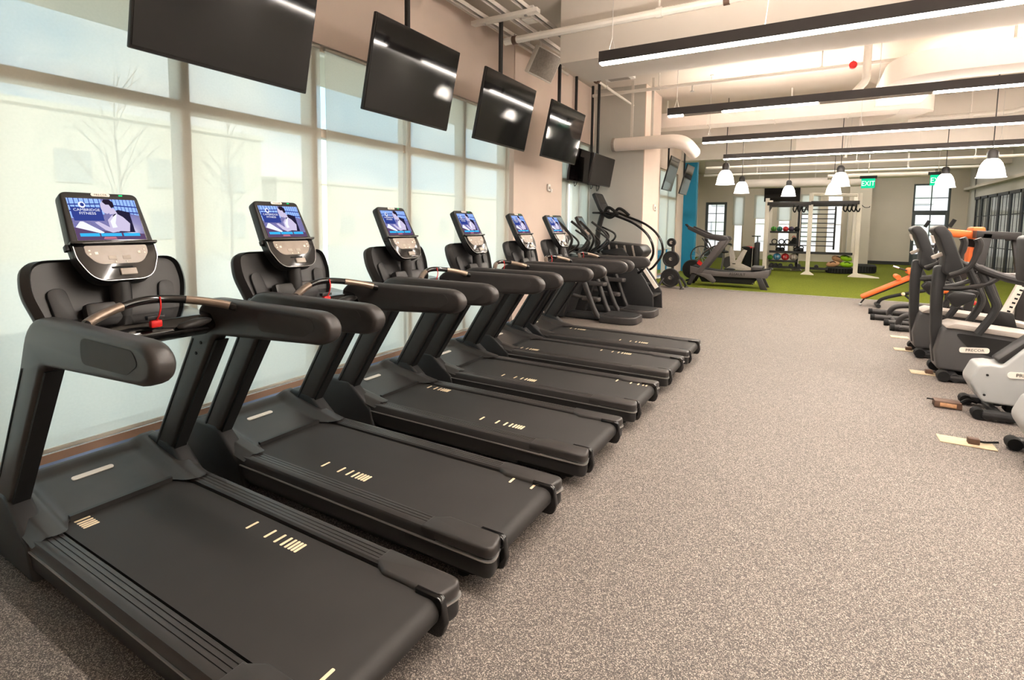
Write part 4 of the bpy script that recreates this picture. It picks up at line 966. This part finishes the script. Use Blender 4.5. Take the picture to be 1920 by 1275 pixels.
for s in (-1, 1): MB().box((-.1, s * .12, .28), (.26, .1, .03), .01, rot=(0, .8, 0)).build('footrest', 'rubber', t)
MB().ell((.55, 0, .41), (.16, .17, .04), 14, 8).build('seat', 'rubber', t)
MB().tube([(1.2, -.22, .03), (1.2, 0, .28), (1.2, .22, .03)], .025, 8).build('rear_leg', 'steel_grey', t)
MB().tube([(-.6, -.28, .03), (-.6, .28, .03)], .03, 8).build('front_foot', 'rubber', t)
MB().tube(spl([(-.35, 0, .6), (-.2, 0, .85), (0, 0, 1.02), (.2, 0, 1.1)]), .025, 8).build('monitor_arm', 'steel_grey', t)
MB().box((.22, 0, 1.12), (.05, .22, .16), .015).build('monitor', 'rubber', t)
MB().prism([(-.36, .55), (-.1, .35), (-.05, .42), (-.3, .66)], -.108, -.1, 'y').build('stripe', 'red', t)
t = thing('spin_bike', 'pale spin bike standing before the far window', 'exercise bike', (-2.25, 20.2, 0))
MB().prism(rpoly([(-.45, .12, .03), (.45, .1, .03), (.45, .2, .03), (.1, .35), (.28, .82), (.16, .86), (-.08, .45), (-.2, .95), (-.32, .93), (-.25, .25)], 3), -.05, .05, 'y', .015).build('frame', 'ball_grey', t)
MB().lathe([(0, -.03), (.22, -.03), (.24, 0), (.22, .03), (0, .03)], 24, (-.28, .0, .36), 'y').build('flywheel', 'frame_grey', t)
for x in (-.45, .45): MB().tube([(x, -.26, .05), (x, .26, .05)], .04, 10).build('foot', 'rubber', t)
MB().ell((.24, 0, .93), (.15, .09, .04), 14, 8).build('saddle', 'rubber', t)
MB().tube(spl([(-.55, -.22, 1.08), (-.3, -.2, 1.03), (-.25, 0, 1.0), (-.3, .2, 1.03), (-.55, .22, 1.08)]), .022, 8).build('handlebar', 'rubber', t)
for s in (-1, 1): MB().box((.02 + .14 * s, s * .14, .34), (.1, .08, .025), .006).build('pedal', 'rubber', t)

# ================================================================== TRAINING RIG
rig = thing('training_rig', 'white steel training rig with black cross members and ladder on the turf', 'training rig', (0, 21, 0))
posts = [(-1.45, 0, 2.70), (-.08, 0, 2.86), (1.33, 0, 2.83), (-.46, 1.75, 2.6), (1.33, 1.75, 2.83), (-1.45, 1.75, 2.7)]
for x, y, h in posts:
    box('post', (x, y, h / 2), (.13, .10, h), 'white_steel', rig, .006)
    MB().prism([(-.2, 0), (.2, 0), (.2, .02), (.07, .12), (-.07, .12), (-.2, .02)], -.09, .09, 'y', M=Matrix.Translation((x, y, 0))).build('foot', 'white_steel', rig)
MB().prism([(1.3, 0), (2.0, 0), (2.0, .03), (1.6, .10), (1.3, .14)], -.12, .12, 'y').build('outrigger', 'white_steel', rig)
def bar(a, b, r=.03, m='frame_grey', name='cross_bar', sq=False):
    a, b = Vector(a), Vector(b)
    if sq:
        d = b - a; MB().box(tuple((a + b) / 2), (max(abs(d.x), r * 2), max(abs(d.y), r * 2), max(abs(d.z), r * 2)), .004).build(name, m, rig)
    else: MB().tube([a, b], r, 10).build(name, m, rig)
for y in (0, 1.75):
    bar((-1.45, y, 2.50), (-.08, y, 2.50), .06, sq=True); bar((-.08, y, 2.52), (1.33, y, 2.52), .06, sq=True)
for x in (-1.45, 1.33): bar((x, 0, 2.5), (x, 1.75, 2.5), .05, sq=True)
bar((-.08, 0, 2.84), (1.33, .3, 2.80), .03, 'white_steel'); bar((-.08, .9, 2.84), (1.33, 1.2, 2.80), .03, 'white_steel')
for x0, x1 in ((-1.38, -1.1), (-.15, -.45)):
    MB().prism([(x0, 2.2), (x0, 2.46), (x1, 2.46), (x1, 2.42), ((x0 * 2 + x1) / 3, 2.38)], -.03, .03, 'y').build('gusset', 'frame_grey', rig)
for k in range(4): MB().tube(spl([(.9 + .12 * k, .02, 2.45), (.88 + .12 * k, -.06, 2.3), (.95 + .12 * k, -.08, 2.22), (1.0 + .12 * k, .0, 2.4)]), .022, 8).build('hook_grip', 'rubber', rig)
for k in range(3): MB().tube(spl([(-.6 + .14 * k, .02, 2.45), (-.62 + .14 * k, -.06, 2.3), (-.56 + .14 * k, -.08, 2.2), (-.5 + .14 * k, .0, 2.4)]), .022, 8).build('hook_grip', 'rubber', rig)
MB().tube(spl([(1.38, 0, 2.45), (1.48, 0, 2.36), (1.6, 0, 2.36), (1.62, 0, 2.4)]), .012, 6).build('j_hook', 'rubber', rig)
for x in (-.40, .72): bar((x, 1.75, .85), (x, 1.75, 2.45), .03, 'iron', 'ladder_side', True)
for k in range(9): bar((-.40, 1.75, .98 + k * .17), (.72, 1.75, .98 + k * .17), .018, 'iron', 'ladder_rung')
for z, x0, x1, m in ((1.46, -1.40, -.46, 'iron'), (.98, -1.40, -.46, 'iron'), (.70, -1.40, 1.30, 'iron'), (.36, -1.40, -.46, 'iron'), (.12, -1.40, 1.30, 'iron')):
    MB().box(((x0 + x1) / 2, 1.5, z), (x1 - x0, .42, .035), .004).build('shelf', m, rig)
    box('shelf_lip', ((x0 + x1) / 2, 1.28, z + .03), (x1 - x0, .02, .09 if z in (.70, .12) else .06), m, rig)
bar((-.46, 1.72, 0.0), (-.46, 1.72, 2.5), .04, 'iron', 'shelf_upright', True)
# balls on the shelves
def ball(x, z, r, m, lab, txt=None):
    t = thing('medicine_ball', lab, 'medicine ball', (x, 22.48, z + .018 + r), group='medicine balls on the rig shelves')
    MB().ell((0, 0, 0), r, 20, 14).build('skin', m, t)
    MB().lathe([(r * 1.003, -.006), (r * 1.003, .006)], 24, (0, 0, 0), 'x').build('seam', 'rubber', t)
    if txt: text_mesh('numeral', txt, r * .85, 'exit_letter' if False else 'badge', t, frame_M((0, -r - .002, 0), (1, 0, 0), (0, 0, 1)), .004)
for x, m, lab in ((-1.29, 'ball_green', 'green ball on the top rack shelf'), (-1.085, 'ball_teal', 'dark teal ball on the top rack shelf'), (-.88, 'ball_red', 'red ball on the top rack shelf'), (-.69, 'ball_purple', 'dark purple ball on the top rack shelf'), (-.50, 'rubber', 'black ball at the right of the top rack shelf')):
    ball(x, 1.478, .10, m, lab)
for x, m, lab, tx in ((-1.36, 'ball_green', 'green medicine ball at the left of the low shelf', None), (-1.125, 'ball_blue', 'pale blue medicine ball on the low shelf', '10'), (-.845, 'ball_red', 'large red medicine ball on the low shelf', '15'), (-.565, 'ball_grey', 'beige grey medicine ball on the low shelf', '20')):
    ball(x, .378, .138 if m != 'ball_green' else .10, m, lab, tx)
def kettle(x, y, z, lab, m='iron', s=1.0):
    t = thing('kettlebell', lab, 'kettlebell', (x, y, z), group='kettlebells on the rig')
    MB().ell((0, 0, .075 * s), (.075 * s, .075 * s, .072 * s), 16, 10).build('bell', m, t)
    MB().tube(spl([(-.05 * s, 0, .12 * s), (-.06 * s, 0, .17 * s), (0, 0, .20 * s), (.06 * s, 0, .17 * s), (.05 * s, 0, .12 * s)], 4), .014 * s, 8).build('handle', m, t)
for x, lab in ((-1.1, 'kettlebell left of the pair on the black shelf edge'), (-.96, 'kettlebell right of the pair on the black shelf edge'), (-.50, 'kettlebell by the inner rack upright'), (-.33, 'kettlebell just past the inner rack upright')): kettle(x, 22.42, .718, lab, s=1.25)
def dumbbell(x, z, lab, r=.075):
    t = thing('dumbbell', lab, 'dumbbell', (x, 22.4, z + .018 + r), group='dumbbells on the bottom shelf')
    for s in (-1, 1): MB().lathe([(0, -.05), (r * .85, -.05), (r, -.03), (r, .03), (r * .85, .05), (0, .05)], 12, (0, s * .1, 0), 'y').build('head', 'iron', t)
    MB().tube([(0, -.06, 0), (0, .06, 0)], .016, 8).build('handle', 'chrome', t)
for x, lab in ((-1.30, 'leftmost dumbbell on the bottom shelf'), (-1.16, 'second dumbbell on the bottom shelf'), (-1.0, 'third dumbbell on the bottom shelf'), (-.64, 'dumbbell left of the inner upright on the bottom shelf'), (-.38, 'dumbbell right of the inner upright on the bottom shelf'), (.20, 'lone dumbbell under the ladder')): dumbbell(x, .12, lab)
# wire baskets and bag on the middle shelf
for i, x in enumerate((-1.24, -1.0, -.80)):
    t = thing('coil_weight_ring', ['left black ring grip on the middle shelf', 'centre black ring grip on the middle shelf', 'right black ring grip on the middle shelf'][i], 'ring', (x, 22.45, 1.0))
    MB().lathe([(.09 + .02 * math.cos(k * PI / 4), .02 * math.sin(k * PI / 4)) for k in range(8)], 20, (0, 0, .11), 'y', closed=True).build('ring', 'iron', t)
    MB().box((0, 0, .01), (.14, .1, .02), .005).build('base', 'iron', t)
t = thing('slam_bag', 'dark triangular bag on the middle shelf', 'gym bag', (-.60, 22.45, 1.0))
MB().prism(rpoly([(-.17, 0, .03), (.10, 0, .03), (.10, .26, .04), (.0, .30, .04)], 4), -.12, .12, 'y', .04).build('body', 'rubber', t)
MB().tube(spl([(-.05, 0, .26), (.0, -.05, .34), (.08, 0, .28)]), .012, 6).build('strap', 'red', t)
# plyo / heavy bag beside the rig
t = thing('heavy_bag_stand', 'black padded bag with red top standing left of the white rig', 'punching bag', (-2.05, 21.6, 0))
MB().lathe([(0, 0), (.2, 0), (.215, .04), (.21, .8), (.19, .86), (0, .86)], 24).build('bag', 'rubber', t)
MB().lathe([(.192, .86), (.185, .90), (.1, .93), (0, .93)], 24).build('top', 'red', t)
t = thing('folded_mat', 'tall dark mat standing upright against the rig post', 'exercise mat', (-1.74, 21.3, 0))
MB().box((0, 0, .55), (.16, .5, 1.1), .04).build('body', 'dark_charcoal', t); MB().tube([(-.14, -.26, 0), (-.12, -.26, 1.1)], .012, 8).build('pole', 'silver', t); MB().box((-.05, 0, 1.32), (.3, .06, .04), .01).build('top_bracket', 'iron', t); MB().tube([(0, 0, 1.1), (0, 0, 1.32)], .02, 8).build('stem', 'iron', t)
# tyres with bags on top
def tyre(x, y, z, r, w, lab):
    t = thing('tyre', lab, 'tyre', (x, y, z), group='big tyres by the rig')
    MB().lathe([(r * .55, .02), (r * .9, 0), (r, w * .15), (r, w * .85), (r * .9, w), (r * .55, w * .98), (r * .5, w * .5)], 32, closed=True).build('carcass', 'tyre', t)
    for k in range(28):
        a = 2 * PI * k / 28; box('tread_block', (r * 1.005 * math.cos(a), r * 1.005 * math.sin(a), w / 2), (.02, r * .13, w * .62), 'rubber', t, rot=(0, 0, a))
tyre(.93, 22.5, 0, .42, .24, 'big black tyre lying on the turf under the rig'); tyre(1.72, 23.3, 0, .40, .32, 'thick black tyre right of the white rig post')
for i, (x, y, z, m, lab) in enumerate(((.72, 22.35, .24, 'rope_tan', 'tan battle rope coil on the tyre'), (1.15, 22.4, .24, 'lime', 'lime green sandbag on the tyre, lower one'), (1.12, 22.55, .46, 'lime', 'lime green sandbag on top of the pile'), (.85, 22.55, .42, 'rope_tan', 'tan sandbag leaning on the pile'))):
    t = thing('sandbag', lab, 'sandbag', (x, y, z))
    MB().ell((0, 0, .1), (.22, .15, .11), 18, 10, rot=(0, .2 * (i - 1), .3 * i)).build('bag', m, t)
    MB().tube(spl([(-.1, -.1, .15), (0, -.17, .2), (.1, -.1, .15)]), .014, 6).build('handle', 'rubber', t)

# ================================================================== RIGHT SIDE: ELLIPTICALS AND BIKES
def elliptical():
    t = thing('elliptical_trainer', '', 'elliptical', group='dark ellipticals on the right')      # origin at nose, local y centre
    sh = rpoly([(-.02, .10, .04), (-.05, .30, .10), (.0, .56, .06), (.10, .615, .06), (.75, .56, .3), (1.5, .42, .1), (1.6, .28, .06), (1.5, .08, .04)], 6)
    MB().prism(sh, -.17, .17, 'y', .04, seg=4).build('shell', 'shell_grey', t, .5)
    for s in (-1, 1):
        MB().prism(rpoly([(.10, .53, .03), (.9, .46, .2), (1.45, .33, .03), (1.2, .28, .05), (.42, .30, .1), (.24, .36, .08)], 5), s * .168, s * .176, 'y').build('inset_panel', 'black_plastic', t)
    MB().prism(rpoly([(.0, .575, .02), (.10, .63, .05), (.75, .575, .3), (1.5, .435, .03), (1.5, .39), (.75, .52, .3), (.12, .575, .05)], 5), -.20, .20, 'y', .015).build('ramp_rail', 'shell_cream', t, .5)
    for s in (-1, 1):
        MB().prism(rpoly([(.155, .315, .03), (.405, .335, .03), (.405, .395, .03), (.155, .375, .03)], 4), s * .172, s * .182, 'y').build('badge', 'badge', t)
        text_mesh('lettering', 'PRECOR', .042, 'frame_grey', t, frame_M((.285, s * .1835, .355), (-s, 0, -.08 * s), (0, 0, 1)), .0006)
    # mast and console
    MB().prism(rpoly([(-.04, .16), (.03, .14), (.02, .5, .3), (.01, .95, .3), (.04, 1.25, .05), (-.09, 1.25, .05), (-.10, .95, .3), (-.08, .5, .3)], 5), -.05, .05, 'y', .02).build('mast', 'dark_charcoal', t)
    MB().prism(rpoly([(-.16, 1.66, .05), (-.06, 1.71, .06), (.02, 1.62, .08), (.16, 1.22, .08), (.08, 1.10, .05), (-.03, 1.18, .06), (-.02, 1.36, .06), (-.09, 1.56, .05)], 5), -.15, .15, 'y', .03, seg=3).build('console', 'dark_charcoal', t, .5)
    MB().box((-.115, 0, 1.54), (.012, .12, .09), .004, rot=(0, -.3, 0)).build('console_back_label', 'badge', t)
    MB().box((-.06, 0, 1.36), (.12, .08, .04), .012, rot=(0, -.5, 0)).build('front_bracket', 'ball_grey', t)
    MB().tube([(.0, -.12, 1.68), (.04, -.12, 1.76)], .02, 8).build('top_knob', 'rubber', t)
    for s in (-1, 1):
        MB().tube(spl([(.02, s * .24, 1.16), (.16, s * .3, 1.26), (.22, s * .31, 1.48), (.2, s * .31, 1.56)]), [.028] * 10 + [.036] * 9, 10).build('moving_handle', 'frame_grey', t)
        MB().tube(spl([(.18, s * .29, 1.30), (.26, s * .3, 1.24), (.46, s * .3, 1.16), (.64, s * .3, 1.12)]), [.03] * 5 + [.042] * 14, 10).build('grip_arm', 'frame_grey', t)
        MB().tube(spl([(.0, s * .10, 1.0), (.14, s * .18, 1.02), (.30, s * .28, 1.08), (.40, s * .3, 1.16)]), .025, 10).build('support_tube', 'frame_grey', t)
        MB().tube(spl([(.26, s * .26, 1.22), (.36, s * .27, .98), (.40, s * .27, .82), (.28, s * .26, .55)]), .038, 10).build('lever_arm', 'dark_charcoal', t)
        MB().prism(rpoly([(.05 + .05 * s, .92, .03), (.10 + .05 * s, .98, .03), (.30 + .05 * s, .97, .02), (.28 + .05 * s, .90, .03), (.14 + .05 * s, .80, .03)], 3), s * .10, s * .24, 'y', .015).build('foot_plate', 'black_plastic', t)
        MB().lathe([(0, -.06), (.055, -.06), (.06, -.03), (.06, .03), (.055, .06), (0, .06)], 14, (.02, s * .26, .06), 'y').build('transport_wheel', 'rubber', t)
        MB().box((.16, s * .26, .05), (.24, .10, .06), .025).build('wheel_bracket', 'dark_charcoal', t)
    MB().tube([(.12, -.3, .05), (.12, .3, .05)], .045, 12).build('front_stabiliser', 'dark_charcoal', t)
    MB().tube([(1.45, -.3, .05), (1.45, .3, .05)], .045, 12).build('rear_stabiliser', 'dark_charcoal', t)
    MB().box((.8, 0, .05), (1.4, .12, .06), .01).build('floor_beam', 'rubber', t)
    return t
e1 = elliptical(); e1.location = (1.30, 7.45, 0); e1['label'] = 'dark grey elliptical with a white badge on its side, nearer one of two'
dup(e1, (1.26, 8.62, 0), 'dark grey elliptical behind the nearer one, badge hidden')

def bike():
    t = thing('recumbent_bike', '', 'exercise bike', group='light grey bikes on the right')
    sh = rpoly([(.02, .13, .06), (-.08, .30, .10), (-.02, .46, .05), (.06, .475, .02), (.14, .47, .06), (.32, .70, .1), (.5, .78, .06), (.78, .70, .15), (.9, .45, .15), (.82, .12, .05)], 6)
    MB().prism(sh, -.15, .15, 'y', .045, seg=4).build('shell', 'shell_light', t, .5)
    for s in (-1, 1):
        MB().prism(rpoly([(.17, .375, .03), (.43, .395, .03), (.43, .45, .03), (.17, .43, .03)], 4), s * .148, s * .158, 'y').build('badge', 'badge', t)
        text_mesh('lettering', 'PRECOR', .042, 'frame_grey', t, frame_M((.30, s * .1595, .412), (-s, 0, -.08 * s), (0, 0, 1)), .0006)
        for p in ((.04, .38), (.03, .2)): MB().lathe([(0, -.004), (.01, -.004), (.01, .004), (0, .004)], 10, (p[0], s * .15, p[1]), 'y').build('screw', 'rubber', t)
        MB().lathe([(0, -.05), (.045, -.05), (.05, -.02), (.05, .02), (.045, .05), (0, .05)], 14, (-.02, s * .22, .05), 'y').build('transport_wheel', 'rubber', t)
        MB().box((.12, s * .24, .055), (.26, .11, .07), .03).build('stabiliser_end', 'dark_charcoal', t)
        MB().box((.52 + .15 * s, s * .24, .33), (.12, .1, .03), .008).build('pedal', 'rubber', t)
        MB().tube([(.52, s * .17, .33), (.52 + .15 * s, s * .19, .33)], .016, 8).build('crank', 'steel_grey', t)
    MB().prism(rpoly([(.10, .50, .02), (.34, .76, .06), (.42, .80), (.48, .78), (.34, .70, .06), (.16, .48)], 4), -.10, .10, 'y', .02).build('top_strip', 'frame_grey', t)
    MB().tube(spl([(.42, 0, .74), (.36, 0, 1.0), (.34, 0, 1.25)]), .045, 12).build('mast', 'frame_grey', t)
    MB().prism(rpoly([(.24, 1.2, .04), (.42, 1.2, .04), (.32, 1.62, .05), (.22, 1.6, .04)], 4), -.16, .16, 'y', .02).build('console', 'dark_charcoal', t)
    MB().tube([(.12, -.28, .05), (.12, .28, .05)], .035, 12).build('front_stabiliser', 'dark_charcoal', t)
    MB().box((.95, 0, .08), (1.5, .12, .07), .015).build('frame_beam', 'rubber', t)
    MB().tube([(1.65, -.28, .05), (1.65, .28, .05)], .035, 12).build('rear_stabiliser', 'dark_charcoal', t)
    MB().box((1.3, 0, .48), (.42, .44, .1), .04).build('seat', 'rubber', t); MB().box((1.56, 0, .82), (.1, .44, .56), .04, rot=(0, .2, 0)).build('backrest', 'rubber', t)
    MB().box((1.3, 0, .27), (.14, .12, .34), .02).build('seat_post', 'frame_grey', t)
    for s in (-1, 1): MB().tube(spl([(1.25, s * .2, .45), (1.2, s * .32, .62), (1.05, s * .33, .66)]), .02, 8).build('side_handle', 'rubber', t)
    return t
b1 = bike(); b1.location = (1.36, 6.12, 0); b1['label'] = 'light grey exercise bike shell with a badge, in front of the dark elliptical'
dup(b1, (1.42, 4.98, 0), 'light grey exercise bike at the right edge, cut by the frame')
t = thing('upright_bike', 'grey bike saddle on a white and black post at the right edge between the ellipticals', 'exercise bike', (2.05, 8.03, 0))
MB().prism(rpoly([(-.12, 1.10, .03), (.16, 1.10, .04), (.2, 1.17, .03), (-.10, 1.155, .02)], 4), -.08, .08, 'y', .02).build('saddle', 'steel_grey', t)
MB().prism([(-.13, .62), (-.03, .62), (.10, 1.08), (.03, 1.08)], -.03, .03, 'y', .006).build('seat_post', 'badge', t)
for k in range(7): MB().box((-.04 + .018 * k, -.031, .72 + .05 * k), (.03, .004, .02), .001, rot=(0, .25, 0)).build('height_mark', 'rubber', t)
MB().prism(rpoly([(-.24, .50, .03), (.06, .46, .03), (.0, .70, .03), (-.14, .72, .03)], 4), -.06, .06, 'y', .015).build('clamp', 'black_plastic', t)
MB().prism(rpoly([(-.22, .07, .03), (.28, .07, .03), (.22, .40, .06), (.06, .52, .04), (-.22, .52, .05)], 4), -.10, .10, 'y', .02).build('body', 'dark_charcoal', t)
for x in (-.15, .25): MB().tube([(x, -.16, .05), (x, .16, .05)], .045, 10).build('foot', 'rubber', t)
# floor plates, plugs
for i, (x, y, w, lab) in enumerate(((1.12, 5.16, .34, 'pale wooden floor plate with a brown plug at the right edge'), (1.20, 7.45, .26, 'small pale floor plate in front of the nearer elliptical'), (1.18, 8.75, .24, 'small pale floor plate in front of the farther elliptical'), (1.24, 9.75, .22, 'pale floor plate lying alone before the press machine'))):
    t = thing('floor_outlet', lab, 'floor outlet', (x, y, 0))
    MB().box((0, 0, .004), (w, .17, .008), .002).build('cover_plate', 'wood', t)
    if i < 3: MB().box((.04, -.01, .03), (.07, .06, .045), .006).build('plug', 'brown', t); MB().tube(spl([(.07, 0, .03), (.12, .03, .02), (.2, .05, .03)]), .008, 6).build('cord', 'rubber', t)
t = thing('cable_floor_box', 'brown open floor box with cord beside the light grey bike', 'floor outlet', (1.17, 6.12, 0))
MB().box((0, 0, .035), (.20, .12, .06), .004).build('housing', 'brown', t); MB().box((-.0, -.061, .035), (.12, .006, .035), .002).build('face', 'rope_tan', t); MB().tube([(-.1, 0, .06), (-.15, 0, .06)], .006, 6).build('pin', 'rubber', t); MB().tube(spl([(.1, 0, .06), (.15, .02, .09), (.22, .05, .07)]), .014, 6).build('cord', 'rubber', t)

# ================================================================== ORANGE BENCH, PRESS, LEG MACHINE
def dbench(loc, lab):
    t = thing('adjustable_bench', lab, 'weight bench', loc)
    M = frame_M((0, 0, .16), (.86, 0, .50), (0, 1, 0))
    MB().box((.52, 0, .03), (1.05, .30, .075), .03, M=M, seg=3).build('back_pad', 'orange', t)
    MB().box((.5, 0, -.025), (.9, .1, .03), .006, M=M).build('pad_support', 'iron', t)
    MB().tube(spl([(.28, 0, .03), (.34, 0, .16), (.60, 0, .27), (1.05, 0, .40), (1.35, 0, .46)]), .035, 10).build('main_beam', 'iron', t)
    MB().tube([(.28, -.24, .04), (.28, .24, .04)], .04, 10).build('front_foot', 'iron', t)
    MB().tube([(.05, 0, .17), (-.02, 0, .05)], .016, 8).build('front_leg', 'iron', t); MB().ell((-.02, 0, .03), .028, 10, 8).build('roller', 'silver', t)
    MB().tube([(.72, 0, .30), (.95, 0, .10)], .022, 8).build('ratchet_strut', 'iron', t); MB().ell((.70, -.05, .31), .035, 10, 8).build('pin_knob', 'mark_gold', t)
    MB().tube([(1.3, -.28, .04), (1.3, .28, .04)], .04, 10).build('rear_foot', 'iron', t); MB().tube([(1.3, 0, .05), (1.35, 0, .46)], .035, 10).build('rear_post', 'iron', t)
    for z, x in ((.78, .80), (.66, .58)):
        MB().tube([(x, -.2, z), (x, .2, z)], .07 if z > .7 else .05, 14).build('leg_roller', 'orange', t)
    MB().box((1.02, 0, .70), (.1, .06, .3), .01, rot=(0, -.5, 0)).build('roller_post', 'iron', t)
    MB().tube([(.55, -.03, .86), (1.25, -.03, .62)], .014, 8).build('pull_bar', 'iron', t); MB().tube([(.50, -.03, .877), (.60, -.03, .843)], .02, 8).build('bar_tip', 'silver', t)
    MB().tube([(.8, 0, .75), (1.2, 0, .6)], .03, 8).build('roller_arm', 'iron', t)
    return t
dbench((1.0, 13.35, 0), 'orange padded incline bench on the grey floor before the turf')
# leg press / hip machine with curved tubes at floor
t = thing('press_machine', 'black steel press machine with orange pads behind the ellipticals', 'weight machine', (1.05, 11.2, 0))
for y, x0 in ((.95, 0.0), (.18, -.03), (-.35, .12), (-.85, .15)):
    MB().tube([(x0, y, .05), (1.7, y, .05)], .05, 12).build('floor_tube', 'frame_grey', t); MB().lathe([(0, -.02), (.058, -.02), (.058, .04), (0, .04)], 12, (x0, y, .05), 'x').build('end_cap', 'rubber', t)
for y in (.55, -.6):
    MB().tube(spl([(.27, y, .05), (.29, y, .16), (.42, y, .24), (.8, y, .26), (1.6, y, .26)]), .045, 12).build('curved_tube', 'frame_grey', t)
MB().tube([(.27, -.95, .05), (.27, 1.0, .05)], .03, 10).build('tie_tube', 'frame_grey', t)
for y in (-.3, .5):
    MB().prism([(1.1, .05), (1.2, .05), (1.42, 1.6), (1.3, 1.6)], y - .04, y + .04, 'y', .01).build('upright', 'frame_grey', t)
    MB().prism([(1.36, .9), (1.46, .9), (1.75, .05), (1.63, .05)], y - .04, y + .04, 'y', .01).build('rear_strut', 'frame_grey', t)
MB().prism([(1.22, 1.52), (1.75, 1.50), (1.75, 1.62), (1.22, 1.64)], -.34, .54, 'y', .01).build('top_plate', 'frame_grey', t)
MB().box((1.10, .1, 1.58), (.5, .42, .13), .04, rot=(0, .1, 0)).build('orange_pad', 'orange', t); MB().box((1.30, .1, 1.60), (.16, .46, .2), .04).build('orange_headrest', 'orange', t)
MB().box((1.24, .1, 1.2), (.08, .3, .34), .03).build('orange_back_pad', 'orange', t)
MB().tube([(1.72, -.1, 1.52), (2.6, -.1, 1.42)], .05, 12).build('lever', 'frame_grey', t); MB().tube([(1.72, .3, 1.52), (2.6, .3, 1.46)], .04, 12).build('lever', 'frame_grey', t)
MB().lathe([(0, -.02), (.05, -.02), (.05, .02), (0, .02)], 14, (1.80, -.17, 1.50), 'y').build('pivot_cap', 'badge', t)
MB().prism([(1.68, 1.5), (1.78, 1.5), (1.92, .7), (1.9, .05), (1.8, .05), (1.8, .7)], -.2, -.12, 'y', .01).build('front_frame', 'frame_grey', t)
MB().tube([(1.85, -.16, .95), (2.7, -.16, .95)], .045, 12).build('side_bar', 'frame_grey', t)
MB().tube(spl([(1.88, -.16, 1.3), (1.98, -.16, 1.22), (2.02, -.16, 1.4)]), .02, 8).build('handle_loop', 'rubber', t)
MB().box((1.0, .1, .62), (.42, .36, .09), .03).build('orange_seat', 'orange', t); MB().tube([(1.0, .1, .1), (1.0, .1, .6)], .04, 10).build('seat_post', 'frame_grey', t)
MB().box((1.25, .1, .44), (.3, .4, .04), .01).build('red_stop', 'red', t)
for y in (-.05, .25): MB().tube(spl([(.66, y, 1.36), (.8, y, 1.36), (1.0, y, 1.34)]), .022, 8).build('handle', 'rubber', t); MB().tube([(.62, y, 1.36), (.70, y, 1.36)], .026, 8).build('handle_tip', 'silver', t)
